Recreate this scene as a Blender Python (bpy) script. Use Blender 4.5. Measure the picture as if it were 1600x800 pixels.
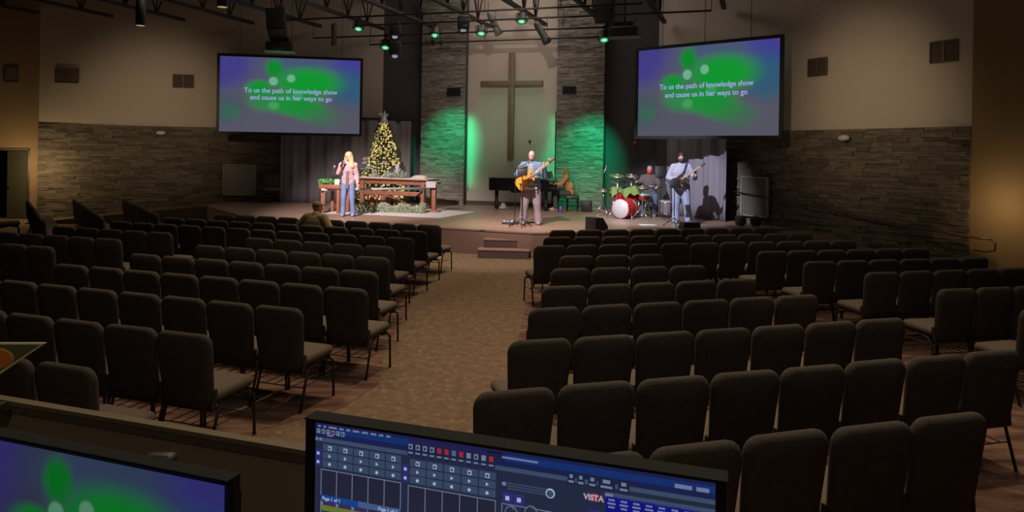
import bpy, math, random, re
from mathutils import Vector, Matrix, Euler
R = math.radians
random.seed(7)
sc = bpy.context.scene
for o in list(bpy.data.objects): bpy.data.objects.remove(o)

# ------------------------------------------------------------------ camera
F = 1150.0; HZ = 238.0; CAMH = 2.35; ROLL = 0.016
cam = bpy.data.objects.new('camera', bpy.data.cameras.new('camera'))
sc.collection.objects.link(cam); sc.camera = cam
cam.location = (0, 0, CAMH); cam.rotation_euler = (R(90), -ROLL, 0)
cam.data.sensor_width = 36; cam.data.lens = 36 * F / 1600
cam.data.shift_y = -(400 - HZ) / 1600
cam.data.clip_start = .05; cam.data.clip_end = 200
def ray(px, py):
    dx = px - 800; dy = py - HZ
    return (dx + ROLL * dy) / F, -(dy - ROLL * dx) / F
def pix(px, py, Y):
    a, b = ray(px, py)
    return Vector((a * Y, Y, CAMH + b * Y))
def fl(px, py, z=0.0):
    a, b = ray(px, py); Y = (z - CAMH) / b
    return Vector((a * Y, Y, z))
def xat(px, Y): return (px - 800) / F * Y

# ------------------------------------------------------------------ world and exposure
w = bpy.data.worlds.new('world'); sc.world = w; w.use_nodes = True
w.node_tree.nodes['Background'].inputs[0].default_value = (1.0, .72, .5, 1)
w.node_tree.nodes['Background'].inputs[1].default_value = 0.004
sc.view_settings.view_transform = 'Standard'; sc.view_settings.look = 'None'
sc.view_settings.exposure = 0; sc.view_settings.gamma = 1
try: sc.view_settings.use_curve_mapping = False
except Exception: pass

# ------------------------------------------------------------------ lights of the room, and added fill
def spot(name, loc, target, energy, col, size=60, blend=.6, rad=.08):
    l = bpy.data.lights.new(name, 'SPOT'); l.energy = energy; l.color = col
    l.spot_size = R(size); l.spot_blend = blend; l.shadow_soft_size = rad
    o = bpy.data.objects.new(name, l); sc.collection.objects.link(o)
    o.location = loc; d = Vector(target) - Vector(loc)
    o.rotation_euler = d.to_track_quat('-Z', 'Y').to_euler(); return o
WARM = (1, .76, .53); WHITE = (1, .86, .82); GRN = (0, 1, .42)
# house downlights in the ceiling, dimmed
HOUSE = [(-.8, 8.6, 820), (3.6, 6.6, 540), (-5.0, 9.6, 480), (5.6, 11.6, 420), (-.4, 13.6, 1150), (-.2, 17.4, 1300), (-6.4, 15.0, 400), (2.2, 4.2, 280), (-8.8, 20.0, 140)]
for i, (x, y, e) in enumerate(HOUSE):
    spot('house_downlight_lamp', (x, y, 8.2), (x - .1, y - 2.6, 0), e, WARM, 92, .9, .10)
# unseen area lamps added under the ceiling as soft ambient fill
def area(name, loc, size, energy, col):
    l = bpy.data.lights.new(name, 'AREA'); l.shape = 'SQUARE'; l.size = size; l.energy = energy; l.color = col
    o = bpy.data.objects.new(name, l); sc.collection.objects.link(o); o.location = loc; return o
area('ambient_fill', (-6, 18, 8.9), 7, 18, (1, .76, .56)); area('ambient_fill', (1, 1.5, 8.9), 6, 80, (.95, .9, .85)); area('ambient_fill', (5, 15, 8.9), 7, 16, (1, .72, .50)); area('ambient_fill', (0, 21.5, 8.9), 5, 170, (1, .84, .74))
def bulb(name, loc, energy, col):
    l = bpy.data.lights.new(name, 'POINT'); l.energy = energy; l.color = col; l.shadow_soft_size = .1
    o = bpy.data.objects.new(name, l); sc.collection.objects.link(o); o.location = loc; return o
# wall grazers near the room corners
bulb('corner_lamp', (-14.7, 22.5, 1.7), 55, (1, .70, .36))
spot('corner_lamp', (-10.2, 19.0, 4.2), (-11.6, 24.2, 3.3), 290, (1, .74, .48), 70, 1, .2)
bulb('corner_lamp', (9.0, 13.75, 1.5), 18, (1, .70, .36))
spot('corner_lamp', (3.9, 14.2, 4.2), (8.2, 17.0, 3.4), 290, (1, .74, .48), 64, 1, .2)
# white stage fronts
spot('stage_front_lamp', (-.6, 10.5, 6.2), (-.4, 16.4, .2), 1600, (1, .84, .78), 30, .8, .06)
spot('stage_front_lamp', (-5.2, 13.4, 6.1), (-4.3, 20.8, .9), 6200, (1, .82, .80), 40, .9, .06)
spot('stage_front_lamp', (-1.4, 13.2, 6.1), (.9, 19.4, .8), 3900, (1, .80, .76), 42, .9, .06)
spot('stage_front_lamp', (.4, 13.8, 6.1), (4.2, 20.4, 1.1), 4000, (.84, .82, 1), 31, .6, .05)
spot('stage_front_lamp', (.2, 14.0, 5.9), (-.1, 24.6, 4.6), 900, (1, .84, .76), 36, 1, .06)

spot('booth_fill', (.2, -1.6, 4.6), (-.6, 1.4, 1.5), 60, (1, .8, .62), 60, 1, .1)  # unseen fill added behind the camera to brighten the booth

# ------------------------------------------------------------------ materials
def hexlin(r, g, b):
    f = lambda c: (c / 255 / 12.92) if c / 255 <= .04045 else ((c / 255 + .055) / 1.055) ** 2.4
    return (f(r), f(g), f(b), 1)
MC = {}
def mat(name, col, rough=.6, metal=0, noise=0, nscale=20, bump=0, emit=None, estr=1, spec=.5, bscale=None):
    if name in MC: return MC[name]
    m = bpy.data.materials.new(name); m.use_nodes = True; nt = m.node_tree; b = nt.nodes['Principled BSDF']
    c = (*col[:3], 1)
    b.inputs['Base Color'].default_value = c; b.inputs['Roughness'].default_value = rough
    b.inputs['Metallic'].default_value = metal; b.inputs['Specular IOR Level'].default_value = spec
    if noise or bump:
        tc = nt.nodes.new('ShaderNodeTexCoord'); n = nt.nodes.new('ShaderNodeTexNoise')
        n.inputs['Scale'].default_value = nscale; n.inputs['Detail'].default_value = 3
        nt.links.new(tc.outputs['Object'], n.inputs['Vector'])
        if noise:
            mx = nt.nodes.new('ShaderNodeMix'); mx.data_type = 'RGBA'
            mx.inputs[6].default_value = tuple(x * (1 - noise) for x in c[:3]) + (1,)
            mx.inputs[7].default_value = tuple(min(1, x * (1 + noise)) for x in c[:3]) + (1,)
            nt.links.new(n.outputs['Fac'], mx.inputs[0]); nt.links.new(mx.outputs[2], b.inputs['Base Color'])
        if bump:
            bp = nt.nodes.new('ShaderNodeBump'); bp.inputs['Strength'].default_value = bump; bp.inputs['Distance'].default_value = .02
            src = n
            if bscale:
                src = nt.nodes.new('ShaderNodeTexNoise'); src.inputs['Scale'].default_value = bscale
                nt.links.new(tc.outputs['Object'], src.inputs['Vector'])
            nt.links.new(src.outputs['Fac'], bp.inputs['Height']); nt.links.new(bp.outputs['Normal'], b.inputs['Normal'])
    if emit:
        b.inputs['Emission Color'].default_value = (*emit[:3], 1); b.inputs['Emission Strength'].default_value = estr
    MC[name] = m; return m
def emis(name, rgb, s=1.0):
    return mat(name, (0.01, .01, .01), .4, emit=hexlin(*rgb), estr=s)
M_black = mat('black_paint', (.012, .012, .013), .5)
M_blackgl = mat('black_gloss', (.008, .008, .009), .12)
M_steel = mat('dark_steel', (.028, .024, .022), .55, noise=.2, nscale=8)
M_chrome = mat('chrome', (.6, .6, .6), .25, 1)
M_fab = mat('brown_shaded_back_fabric', (.066, .055, .046), .95, noise=.35, nscale=60, bump=.25, spec=.15)  # backrest colour darkened to carry the shade on chair backs
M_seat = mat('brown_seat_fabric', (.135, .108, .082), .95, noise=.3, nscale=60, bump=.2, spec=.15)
M_leg = mat('dark_brown_tube', (.02, .014, .011), .45)
M_cream = mat('cream_paint', (.44, .385, .325), .85, noise=.05, nscale=3)
M_brown = mat('tan_brown_paint', (.23, .155, .078), .85, noise=.06, nscale=3)
M_char = mat('charcoal_paint', (.075, .075, .08), .85, noise=.05)
M_wood = mat('reddish_wood', (.30, .12, .07), .45, noise=.35, nscale=9)
M_white = mat('white_matte', (.52, .51, .50), .7)
M_ceil = mat('ceiling_paint', (.10, .075, .055), .9)

def floor_mat(name, c1, c2, c3, streak):
    m = bpy.data.materials.new(name); m.use_nodes = True; nt = m.node_tree; b = nt.nodes['Principled BSDF']
    b.inputs['Roughness'].default_value = .95; b.inputs['Specular IOR Level'].default_value = .1
    tc = nt.nodes.new('ShaderNodeTexCoord'); mp = nt.nodes.new('ShaderNodeMapping')
    nt.links.new(tc.outputs['Object'], mp.inputs['Vector'])
    if streak: mp.inputs['Rotation'].default_value = (0, 0, R(25)); mp.inputs['Scale'].default_value = (1, 3.5, 1)
    n1 = nt.nodes.new('ShaderNodeTexNoise'); n1.inputs['Scale'].default_value = 2.2 if streak else 9; n1.inputs['Detail'].default_value = 4
    v = nt.nodes.new('ShaderNodeTexVoronoi'); v.inputs['Scale'].default_value = 5 if streak else 9
    nt.links.new(mp.outputs[0], n1.inputs['Vector']); nt.links.new(mp.outputs[0], v.inputs['Vector'])
    r1 = nt.nodes.new('ShaderNodeValToRGB'); e = r1.color_ramp.elements
    e[0].position = .38; e[0].color = (*c1, 1); e[1].position = .62; e[1].color = (*c2, 1)
    nt.links.new(n1.outputs['Fac'], r1.inputs[0])
    r2 = nt.nodes.new('ShaderNodeValToRGB'); e = r2.color_ramp.elements
    e[0].position = .10 if streak else .16; e[0].color = (1, 1, 1, 1); e[1].position = .16 if streak else .26; e[1].color = (0, 0, 0, 1)
    nt.links.new(v.outputs['Distance'], r2.inputs[0])
    mx = nt.nodes.new('ShaderNodeMix'); mx.data_type = 'RGBA'; mx.inputs[7].default_value = (*c3, 1)
    sc_ = nt.nodes.new('ShaderNodeMath'); sc_.operation = 'MULTIPLY'; sc_.inputs[1].default_value = .7
    nt.links.new(r2.outputs[0], sc_.inputs[0]); nt.links.new(sc_.outputs[0], mx.inputs[0])
    nt.links.new(r1.outputs[0], mx.inputs[6]); nt.links.new(mx.outputs[2], b.inputs['Base Color'])
    bp = nt.nodes.new('ShaderNodeBump'); bp.inputs['Strength'].default_value = .3; bp.inputs['Distance'].default_value = .01
    n3 = nt.nodes.new('ShaderNodeTexNoise'); n3.inputs['Scale'].default_value = 120
    nt.links.new(tc.outputs['Object'], n3.inputs['Vector']); nt.links.new(n3.outputs['Fac'], bp.inputs['Height']); nt.links.new(bp.outputs['Normal'], b.inputs['Normal'])
    return m
M_carpet = floor_mat('brown_speckled_carpet', (.145, .098, .060), (.19, .132, .082), (.28, .205, .14), False)
M_carpet2 = floor_mat('red_brown_patterned_carpet', (.10, .052, .038), (.21, .125, .085), (.27, .18, .125), True)
def stage_mat():
    m = bpy.data.materials.new('stage_floor_boards'); m.use_nodes = True; nt = m.node_tree; b = nt.nodes['Principled BSDF']
    b.inputs['Roughness'].default_value = .38
    tc = nt.nodes.new('ShaderNodeTexCoord'); br = nt.nodes.new('ShaderNodeTexBrick')
    mp = nt.nodes.new('ShaderNodeMapping'); mp.inputs['Rotation'].default_value = (0, 0, R(18))
    nt.links.new(tc.outputs['Object'], mp.inputs['Vector']); nt.links.new(mp.outputs[0], br.inputs['Vector'])
    br.inputs['Color1'].default_value = (.26, .17, .135, 1); br.inputs['Color2'].default_value = (.31, .205, .16, 1)
    br.inputs['Mortar'].default_value = (.09, .055, .04, 1); br.inputs['Mortar Size'].default_value = .004
    br.inputs['Brick Width'].default_value = 1.6; br.inputs['Row Height'].default_value = .13; br.inputs['Scale'].default_value = 1
    nt.links.new(br.outputs[0], b.inputs['Base Color']); return m
M_stage = stage_mat()
def stone_mat(name, a, b_):
    m = bpy.data.materials.new(name); m.use_nodes = True; nt = m.node_tree; b = nt.nodes['Principled BSDF']
    b.inputs['Roughness'].default_value = .85; b.inputs['Specular IOR Level'].default_value = .25
    g = nt.nodes.new('ShaderNodeNewGeometry'); r = nt.nodes.new('ShaderNodeValToRGB')
    e = r.color_ramp.elements; e[0].color = (*a, 1); e[1].color = (*b_, 1)
    nt.links.new(g.outputs['Random Per Island'], r.inputs[0])
    tc = nt.nodes.new('ShaderNodeTexCoord'); mp = nt.nodes.new('ShaderNodeMapping'); mp.inputs['Scale'].default_value = (3, 3, 14)
    n = nt.nodes.new('ShaderNodeTexNoise'); n.inputs['Scale'].default_value = 1.6; n.inputs['Detail'].default_value = 6
    nt.links.new(tc.outputs['Object'], mp.inputs['Vector']); nt.links.new(mp.outputs[0], n.inputs['Vector'])
    mx = nt.nodes.new('ShaderNodeMix'); mx.data_type = 'RGBA'; mx.blend_type = 'OVERLAY'; mx.inputs[0].default_value = .75
    nt.links.new(r.outputs[0], mx.inputs[6]); nt.links.new(n.outputs['Fac'], mx.inputs[7])
    nt.links.new(mx.outputs[2], b.inputs['Base Color'])
    bp = nt.nodes.new('ShaderNodeBump'); bp.inputs['Strength'].default_value = .9; bp.inputs['Distance'].default_value = .03
    nt.links.new(n.outputs['Fac'], bp.inputs['Height']); nt.links.new(bp.outputs['Normal'], b.inputs['Normal'])
    return m
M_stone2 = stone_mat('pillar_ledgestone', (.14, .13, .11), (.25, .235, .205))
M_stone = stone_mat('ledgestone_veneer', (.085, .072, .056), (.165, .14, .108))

# ------------------------------------------------------------------ mesh helpers
def basis(d):
    d = d.normalized(); up = Vector((0, 0, 1)) if abs(d.z) < .95 else Vector((1, 0, 0))
    a = d.cross(up).normalized(); return a, d.cross(a).normalized()
class MB:
    def __init__(s): s.v = []; s.f = []; s.sm = []; s.uv = None
    def add(s, vs, fs, smooth=False):
        n = len(s.v); s.v += [tuple(v) for v in vs]; s.f += [tuple(i + n for i in f) for f in fs]; s.sm += [smooth] * len(fs); return s
    def box(s, c, d, rz=0, rx=0, ry=0, piv=None):
        c = Vector(c); h = Vector(d) / 2; M = Euler((rx, ry, rz)).to_matrix()
        vs = [c + M @ Vector((x * h.x, y * h.y, z * h.z)) for x in (-1, 1) for y in (-1, 1) for z in (-1, 1)]
        return s.add(vs, [(0, 1, 3, 2), (4, 6, 7, 5), (0, 4, 5, 1), (2, 3, 7, 6), (0, 2, 6, 4), (1, 5, 7, 3)])
    def bbox(s, c, d, bev=.01, rz=0, rx=0, ry=0, seg=2, smooth=True):
        # bevelled box: rounded rectangle loops stacked along z
        c = Vector(c); M = Euler((rx, ry, rz)).to_matrix(); hx, hy, hz = d[0] / 2, d[1] / 2, d[2] / 2
        loops = []
        for k in range(seg + 1): t = k / seg * math.pi / 2; loops.append((-hz + bev * (1 - math.sin(t)), bev * (1 - math.cos(t))))
        loops = [(z, i) for z, i in loops][::-1] if False else loops
        lo = [( -hz + bev * (1 - math.sin(k / seg * math.pi / 2)), bev * (1 - math.cos(math.pi / 2 - k / seg * math.pi / 2 * 1))) for k in range(seg + 1)]
        lo = []
        for k in range(seg + 1):
            a = k / seg * math.pi / 2; lo.append((-hz + bev - bev * math.cos(a), bev - bev * math.sin(a)))
        lp = lo + [(-z, i) for z, i in reversed(lo)]
        n = 4 * (seg + 1); vs = []
        for z, ins in lp:
            for q in range(4):
                sx = 1 if q in (0, 3) else -1; sy = 1 if q in (0, 1) else -1
                for k in range(seg + 1):
                    a = (q + k / seg) * math.pi / 2
                    vs.append(c + M @ Vector((sx * (hx - bev) + (bev - ins) * math.cos(a), sy * (hy - bev) + (bev - ins) * math.sin(a), z)))
        fs = []
        for i in range(len(lp) - 1):
            for j in range(n): fs.append((i * n + j, i * n + (j + 1) % n, (i + 1) * n + (j + 1) % n, (i + 1) * n + j))
        fs.append(tuple(range(n))[::-1]); fs.append(tuple((len(lp) - 1) * n + j for j in range(n)))
        return s.add(vs, fs, smooth)
    def tube(s, pts, r, n=8, caps=True, smooth=True):
        pts = [Vector(p) for p in pts]; rs = r if isinstance(r, (list, tuple)) else [r] * len(pts)
        vs = []; fs = []; a0 = None
        for i, p in enumerate(pts):
            d = (pts[min(i + 1, len(pts) - 1)] - pts[max(i - 1, 0)])
            d = d.normalized() if d.length > 1e-9 else Vector((0, 0, 1))
            if a0 is None: a, b = basis(d)
            else:
                a = (a0 - d * a0.dot(d)).normalized(); b = d.cross(a)
            a0 = a
            for k in range(n):
                t = 2 * math.pi * k / n; vs.append(p + (a * math.cos(t) + b * math.sin(t)) * rs[i])
        for i in range(len(pts) - 1):
            for k in range(n): fs.append((i * n + k, i * n + (k + 1) % n, (i + 1) * n + (k + 1) % n, (i + 1) * n + k))
        if caps: fs.append(tuple(range(n))[::-1]); fs.append(tuple((len(pts) - 1) * n + k for k in range(n)))
        return s.add(vs, fs, smooth)
    def lathe(s, prof, c=(0, 0, 0), n=16, axis=(0, 0, 1), smooth=True):
        ax = Vector(axis).normalized(); a, b = basis(ax); c = Vector(c); vs = []; fs = []
        for r, z in prof:
            for k in range(n):
                t = 2 * math.pi * k / n; vs.append(c + ax * z + (a * math.cos(t) + b * math.sin(t)) * max(r, 1e-4))
        for i in range(len(prof) - 1):
            for k in range(n): fs.append((i * n + k, i * n + (k + 1) % n, (i + 1) * n + (k + 1) % n, (i + 1) * n + k))
        fs.append(tuple(range(n))[::-1]); fs.append(tuple((len(prof) - 1) * n + k for k in range(n)))
        return s.add(vs, fs, smooth)
    def ell(s, c, r, n=12, rot=None):
        c = Vector(c); M = Euler(rot).to_matrix() if rot else Matrix.Identity(3); r = r if isinstance(r, (tuple, list)) else (r, r, r)
        vs = []; fs = []; m = max(4, n // 2)
        for i in range(1, m):
            p = math.pi * i / m
            for k in range(n):
                t = 2 * math.pi * k / n
                vs.append(c + M @ Vector((r[0] * math.sin(p) * math.cos(t), r[1] * math.sin(p) * math.sin(t), r[2] * math.cos(p))))
        vs.append(c + M @ Vector((0, 0, r[2]))); vs.append(c + M @ Vector((0, 0, -r[2]))); T = len(vs) - 2
        for i in range(m - 2):
            for k in range(n): fs.append((i * n + k, (i + 1) * n + k, (i + 1) * n + (k + 1) % n, i * n + (k + 1) % n))
        for k in range(n): fs.append((T, k, (k + 1) % n)); fs.append((T + 1, (m - 2) * n + (k + 1) % n, (m - 2) * n + k))
        return s.add(vs, fs, True)
    def cap(s, p0, p1, r0, r1=None, n=12):
        r1 = r0 if r1 is None else r1; p0 = Vector(p0); p1 = Vector(p1)
        s.ell(p0, r0, n); s.ell(p1, r1, n); return s.tube([p0, p1], [r0, r1], n)
    def prism(s, poly, z0, z1, smooth=False):
        n = len(poly); z0s = z0 if isinstance(z0, (list, tuple)) else [z0] * n; z1s = z1 if isinstance(z1, (list, tuple)) else [z1] * n
        ar = sum(poly[i][0] * poly[(i + 1) % n][1] - poly[(i + 1) % n][0] * poly[i][1] for i in range(n))
        idx = list(range(n)) if ar > 0 else list(range(n))[::-1]
        vs = [(poly[i][0], poly[i][1], z0s[i]) for i in idx] + [(poly[i][0], poly[i][1], z1s[i]) for i in idx]
        fs = [tuple(range(n))[::-1], tuple(range(n, 2 * n))] + [(i, (i + 1) % n, n + (i + 1) % n, n + i) for i in range(n)]
        return s.add(vs, fs, smooth)
    def xf(s, M):
        s.v = [tuple(M @ Vector(v)) for v in s.v]; return s
    def mesh(s, name, m):
        me = bpy.data.meshes.new(name); me.from_pydata(s.v, [], s.f); me.update()
        me.polygons.foreach_set('use_smooth', s.sm)
        if m: me.materials.append(m)
        return me
    def build(s, name, m, parent=None):
        o = bpy.data.objects.new(name, s.mesh(name, m)); sc.collection.objects.link(o)
        if parent: o.parent = parent
        return o
def empty(name, loc=(0, 0, 0), rz=0):
    o = bpy.data.objects.new(name, None); sc.collection.objects.link(o); o.location = loc; o.rotation_euler = (0, 0, rz); o.empty_display_size = .1; return o
def tag(o, label=None, cat=None, group=None, kind=None):
    if label: o['label'] = label
    if cat: o['category'] = cat
    if group: o['group'] = group
    if kind: o['kind'] = kind
    return o
def copy_tree(o, parent=None):
    c = o.copy(); sc.collection.objects.link(c)
    if parent: c.parent = parent
    for ch in list(o.children): copy_tree(ch, c)
    return c
def struct(o, label=None, cat=None): return tag(o, label, cat, kind='structure')
def local(p0, p1):
    """frame with x along p0->p1 (in plan), origin p0"""
    a = math.atan2(p1[1] - p0[1], p1[0] - p0[0]); L = math.hypot(p1[0] - p0[0], p1[1] - p0[1]); return a, L
def text_mesh(txt, size, m, parent, loc, rot, name='lettering', ext=.002, off=0, align='CENTER', sx=1):
    cu = bpy.data.curves.new(name, 'FONT'); cu.body = txt; cu.size = size; cu.extrude = ext; cu.offset = off
    cu.align_x = align; cu.align_y = 'CENTER'; cu.resolution_u = 3
    t = bpy.data.objects.new(name, cu); sc.collection.objects.link(t)
    me = bpy.data.meshes.new_from_object(t.evaluated_get(bpy.context.evaluated_depsgraph_get()))
    bpy.data.objects.remove(t); me.name = name; me.materials.clear(); me.materials.append(m)
    o = bpy.data.objects.new(name, me); sc.collection.objects.link(o); o.parent = parent; o.location = loc; o.rotation_euler = rot; o.scale = (sx, 1, 1)
    return o
# ------------------------------------------------------------------ room shell
def V2(v): return (v.x, v.y)
A_ = (xat(60, 23.5), 23.5); B_ = (xat(597, 25.6), 25.6)
C_ = (xat(660, 25.5), 25.5)                      # left edge of left pillar
W0 = Vector((xat(658, 25.1), 25.1)); W1 = Vector((xat(943, 23.45), 23.45))
D_ = (4.69, 23.75); E_ = (9.17, 14.7)
G_ = (6.15, 20.8)
ZT = 9.0
def onwall_(p0, p1, px):
    k = (px - 800) / F; dx, dy = p1[0] - p0[0], p1[1] - p0[1]; t = (k * p0[1] - p0[0]) / (dx - k * dy); return (p0[0] + dx * t, p0[1] + dy * t)
def wall_panel(name, p0, p1, z0, z1, m, thick=.15, off=0.0):
    """box wall; p0->p1 left to right as seen from inside, front face on the line"""
    a, L = local(p0, p1)
    o = MB().box((L / 2, thick / 2 + off, (z0 + z1) / 2), (L, thick, z1 - z0)).build(name, m)
    o.location = (p0[0], p0[1], 0); o.rotation_euler = (0, 0, a); return struct(o)
def lerp(a, b, t): return (a[0] + (b[0] - a[0]) * t, a[1] + (b[1] - a[1]) * t)
# floor
fo = MB().box((-2, 13, -.05), (34, 36, .1)).build('floor', M_carpet); struct(fo)
# patterned carpet fields under the seating
def inlay(pts):
    o = MB().prism([V2(fl(*p)) if len(p) == 2 and abs(p[0]) > 40 else p for p in pts], 0.0, .004).build('floor', M_carpet2); struct(o)
inlay([(-2.0, 14.6), (-1.55, 13.4), (-1.45, 8.6), (-1.3, 7.4), (-1.5, 6.7), (-2.2, 6.0), (-2.0, 4.4), (-4.5, 3.0), (-11, 8), (-8.5, 15), (-6.5, 16.6)])
inlay([(.35, 12.9), (5.9, 14.6), (8.2, 12.6), (8.2, 6.0), (3.4, 2.6), (.2, 2.4), (-.3, 4.6), (-.1, 6.0)])
struct(MB().box((-2, 13, ZT + .05), (34, 36, .1)).build('ceiling', M_ceil))
# left cream wall, full height, stone cladding lower
wall_panel('wall_left', A_, B_, 0, ZT, M_cream)
wall_panel('wall_right', D_, E_, 0, ZT, M_cream)
wall_panel('wall_recess_left', B_, C_, 0, ZT, M_char)
wall_panel('wall_recess_right', (xat(941, 23.9), 23.9), D_, 0, ZT, M_char)
wall_panel('wall_recess_low', D_, onwall_(D_, E_, 1150), 0, 3.36, M_char, .02, -.03)
# brown side walls and the closing walls of the hall
BL = (A_[0] - 2.2, A_[1] - 1.7)
# door opening in brown left wall
al, Ll = local(BL, A_)
wl = MB()
dz = 2.22; dx0, dx1 = 0.35, Ll - .22
wl.box((dx0 / 2, .075, ZT / 2), (dx0, .15, ZT)).box(((dx1 + Ll) / 2, .075, ZT / 2), (Ll - dx1, .15, ZT)).box(((dx0 + dx1) / 2, .075, (dz + ZT) / 2), (dx1 - dx0, .15, ZT - dz))
o = wl.build('wall_side_left', M_brown); o.location = (*BL, 0); o.rotation_euler = (0, 0, al); struct(o)
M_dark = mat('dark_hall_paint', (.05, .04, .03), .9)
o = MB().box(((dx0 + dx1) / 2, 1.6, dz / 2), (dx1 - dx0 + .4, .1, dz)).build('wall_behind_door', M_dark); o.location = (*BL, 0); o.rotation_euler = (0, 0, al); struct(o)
dr = empty('door_1', (*BL, 0), al); struct(dr)
MB().box((dx0 + .03, .06, dz / 2), (.06, .2, dz)).box((dx1 - .03, .06, dz / 2), (.06, .2, dz)).box(((dx0 + dx1) / 2, .06, dz - .03), (dx1 - dx0, .2, .06)).build('door_frame', mat('dark_door_frame', (.05, .03, .02), .5), dr)
MB().box((dx1 - .30, .30, dz / 2 - .03), (.62, .045, dz - .1), rz=R(-35)).build('door_leaf', mat('grey_green_door', (.07, .07, .045), .6), dr)
MB().tube([(dx1 - .5, .36, 1.0), (dx1 - .5, .28, 1.0)], .02).build('door_handle', M_chrome, dr)
BL2 = (BL[0] - .2, -4.0)
wall_panel('wall_far_left', BL2, BL, 0, ZT, M_brown)
BR = (E_[0] + 5.2, E_[1] - 7.0)
wall_panel('wall_side_right', E_, BR, 0, ZT, M_brown)
wall_panel('wall_far_right', BR, (BR[0], -4.0), 0, ZT, M_brown)
wall_panel('wall_back', (BR[0], -4.0), BL2, 0, ZT, M_brown)
# stone cladding built stone by stone
def stones(name, p0, p1, z0, z1, h=.085, base=.03, lmin=.2, lmax=.7, dep=.035, m=None):
    a, L = local(p0, p1); mb = MB(); z = z0; rnd = random.Random(name)
    mb.box((L / 2, .05, (z0 + z1) / 2), (L, .1, z1 - z0))
    while z < z1 - .01:
        hh = min(h * rnd.uniform(.75, 1.25), z1 - z); x = -rnd.uniform(0, .2)
        while x < L:
            l = rnd.uniform(lmin, lmax); x0 = max(0, x); x1 = min(L, x + l)
            if x1 - x0 > .03:
                d = base + rnd.uniform(0, dep)
                nn = rnd.choice((1, 1, 2)) if hh > .09 else 1
                for q in range(nn):
                    d2 = d + rnd.uniform(-.01, .012) * (nn > 1); zq = z + q * hh / nn
                    mb.box(((x0 + x1) / 2, -d2 / 2, zq + hh / nn / 2), (x1 - x0 - .004, d2, hh / nn - .003))
            x += l
        z += hh
    o = mb.build(name, m or M_stone); o.location = (p0[0], p0[1], 0); o.rotation_euler = (0, 0, a); return struct(o)
tS = (440 - 60) / (597 - 60)
def onwall(p0, p1, px):   # point on wall line seen at pixel column px (horizon)
    k = (px - 800) / F; dx, dy = p1[0] - p0[0], p1[1] - p0[1]
    t = (k * p0[1] - p0[0]) / (dx - k * dy); return (p0[0] + dx * t, p0[1] + dy * t), t
SL, _ = onwall(A_, B_, 437)
SR, _ = onwall(D_, E_, 1137)
ZS = 3.02
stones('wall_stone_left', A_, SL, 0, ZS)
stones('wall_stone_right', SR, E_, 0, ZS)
# pillars and centre panel on the stage back wall
d_ = (W1 - W0).normalized(); n_ = Vector((-d_.y, d_.x))      # n_ points away from camera
def wl_(px, off=0):
    (x, y), t = onwall(W0, W1, px); return (x + n_.x * off, y + n_.y * off)
P1, P2, P3, P4 = wl_(658), wl_(726), wl_(869), wl_(943)
def shift(p, o): return (p[0] + n_.x * o, p[1] + n_.y * o)
def pillar(nm, a, b):
    mb = MB(); mb.prism([a, b, shift(b, .75), shift(a, .75)], 0, ZT); q = mb.build(nm, M_char); struct(q)
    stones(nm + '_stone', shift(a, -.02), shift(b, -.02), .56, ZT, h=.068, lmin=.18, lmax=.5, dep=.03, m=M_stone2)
pillar('wall_pillar_left', P1, P2); pillar('wall_pillar_right', P3, P4)
wall_panel('wall_stage_centre', shift(P2, .24), shift(P3, .24), .56, ZT, M_cream)
o = wall_panel('baseboard_stage', shift(P2, .215), shift(P3, .215), .56, .70, mat('dark_baseboard', (.06, .04, .03), .5), .025)
# ------------------------------------------------------------------ stage
ZST = .56
ar = R(16)
S0 = (-1.67, 17.3); S1 = (V2(fl(832, 363.5, ZST))); S2 = (7.0, 18.4)
SLs = [(-1.67, 17.25), (-6.92, 19.1), (-9.3, 22.5), (-9.6, 24.3)]
stage_poly = [(-9.6, 24.25), (-9.3, 22.5), (-6.92, 19.2), (-1.67, 17.3), S1, (7.05, 18.45), (6.0, 20.6), (4.6, 23.6), (2.8, 23.8), (-3.2, 25.4), (-4.6, 25.5)]
M_face = mat('carpeted_stage_face', (.21, .125, .095), .9, noise=.2, nscale=30)
o = MB().prism(stage_poly, 0, ZST - .03).build('trim_1', M_face); struct(o)
o['label'] = 'carpeted stage face'
cx = sum(p[0] for p in stage_poly) / len(stage_poly); cy = sum(p[1] for p in stage_poly) / len(stage_poly)
o = MB().prism([(p[0] , p[1] - .02 if p[1] < 20 else p[1]) for p in stage_poly], ZST - .03, ZST).build('floor', M_stage); struct(o)
# ramps on both sides
wd = Vector((E_[0] - D_[0], E_[1] - D_[1])).normalized(); wn = Vector((wd.y, -wd.x)); wn = -wn if wn.x > 0 else wn
r0 = Vector((7.42, 18.2)); r1 = Vector((9.05, 14.9))
MB().prism([V2(r0), V2(r1), V2(r1 + wn * 1.1), V2(r0 + wn * 1.1)], 0, [ZST, .02, .02, ZST]).build('floor', M_carpet)
struct(bpy.data.objects[-1]) if False else None
for q in bpy.data.objects:
    if q.name.startswith('floor') and 'kind' not in q: struct(q)
q = MB().prism([(-9.35, 22.6), (-9.6, 24.2), (-14.6, 23.45), (-14.4, 21.8)], 0, [ZST - .01, ZST - .01, .02, .02]).build('floor', M_carpet); struct(q)
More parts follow.
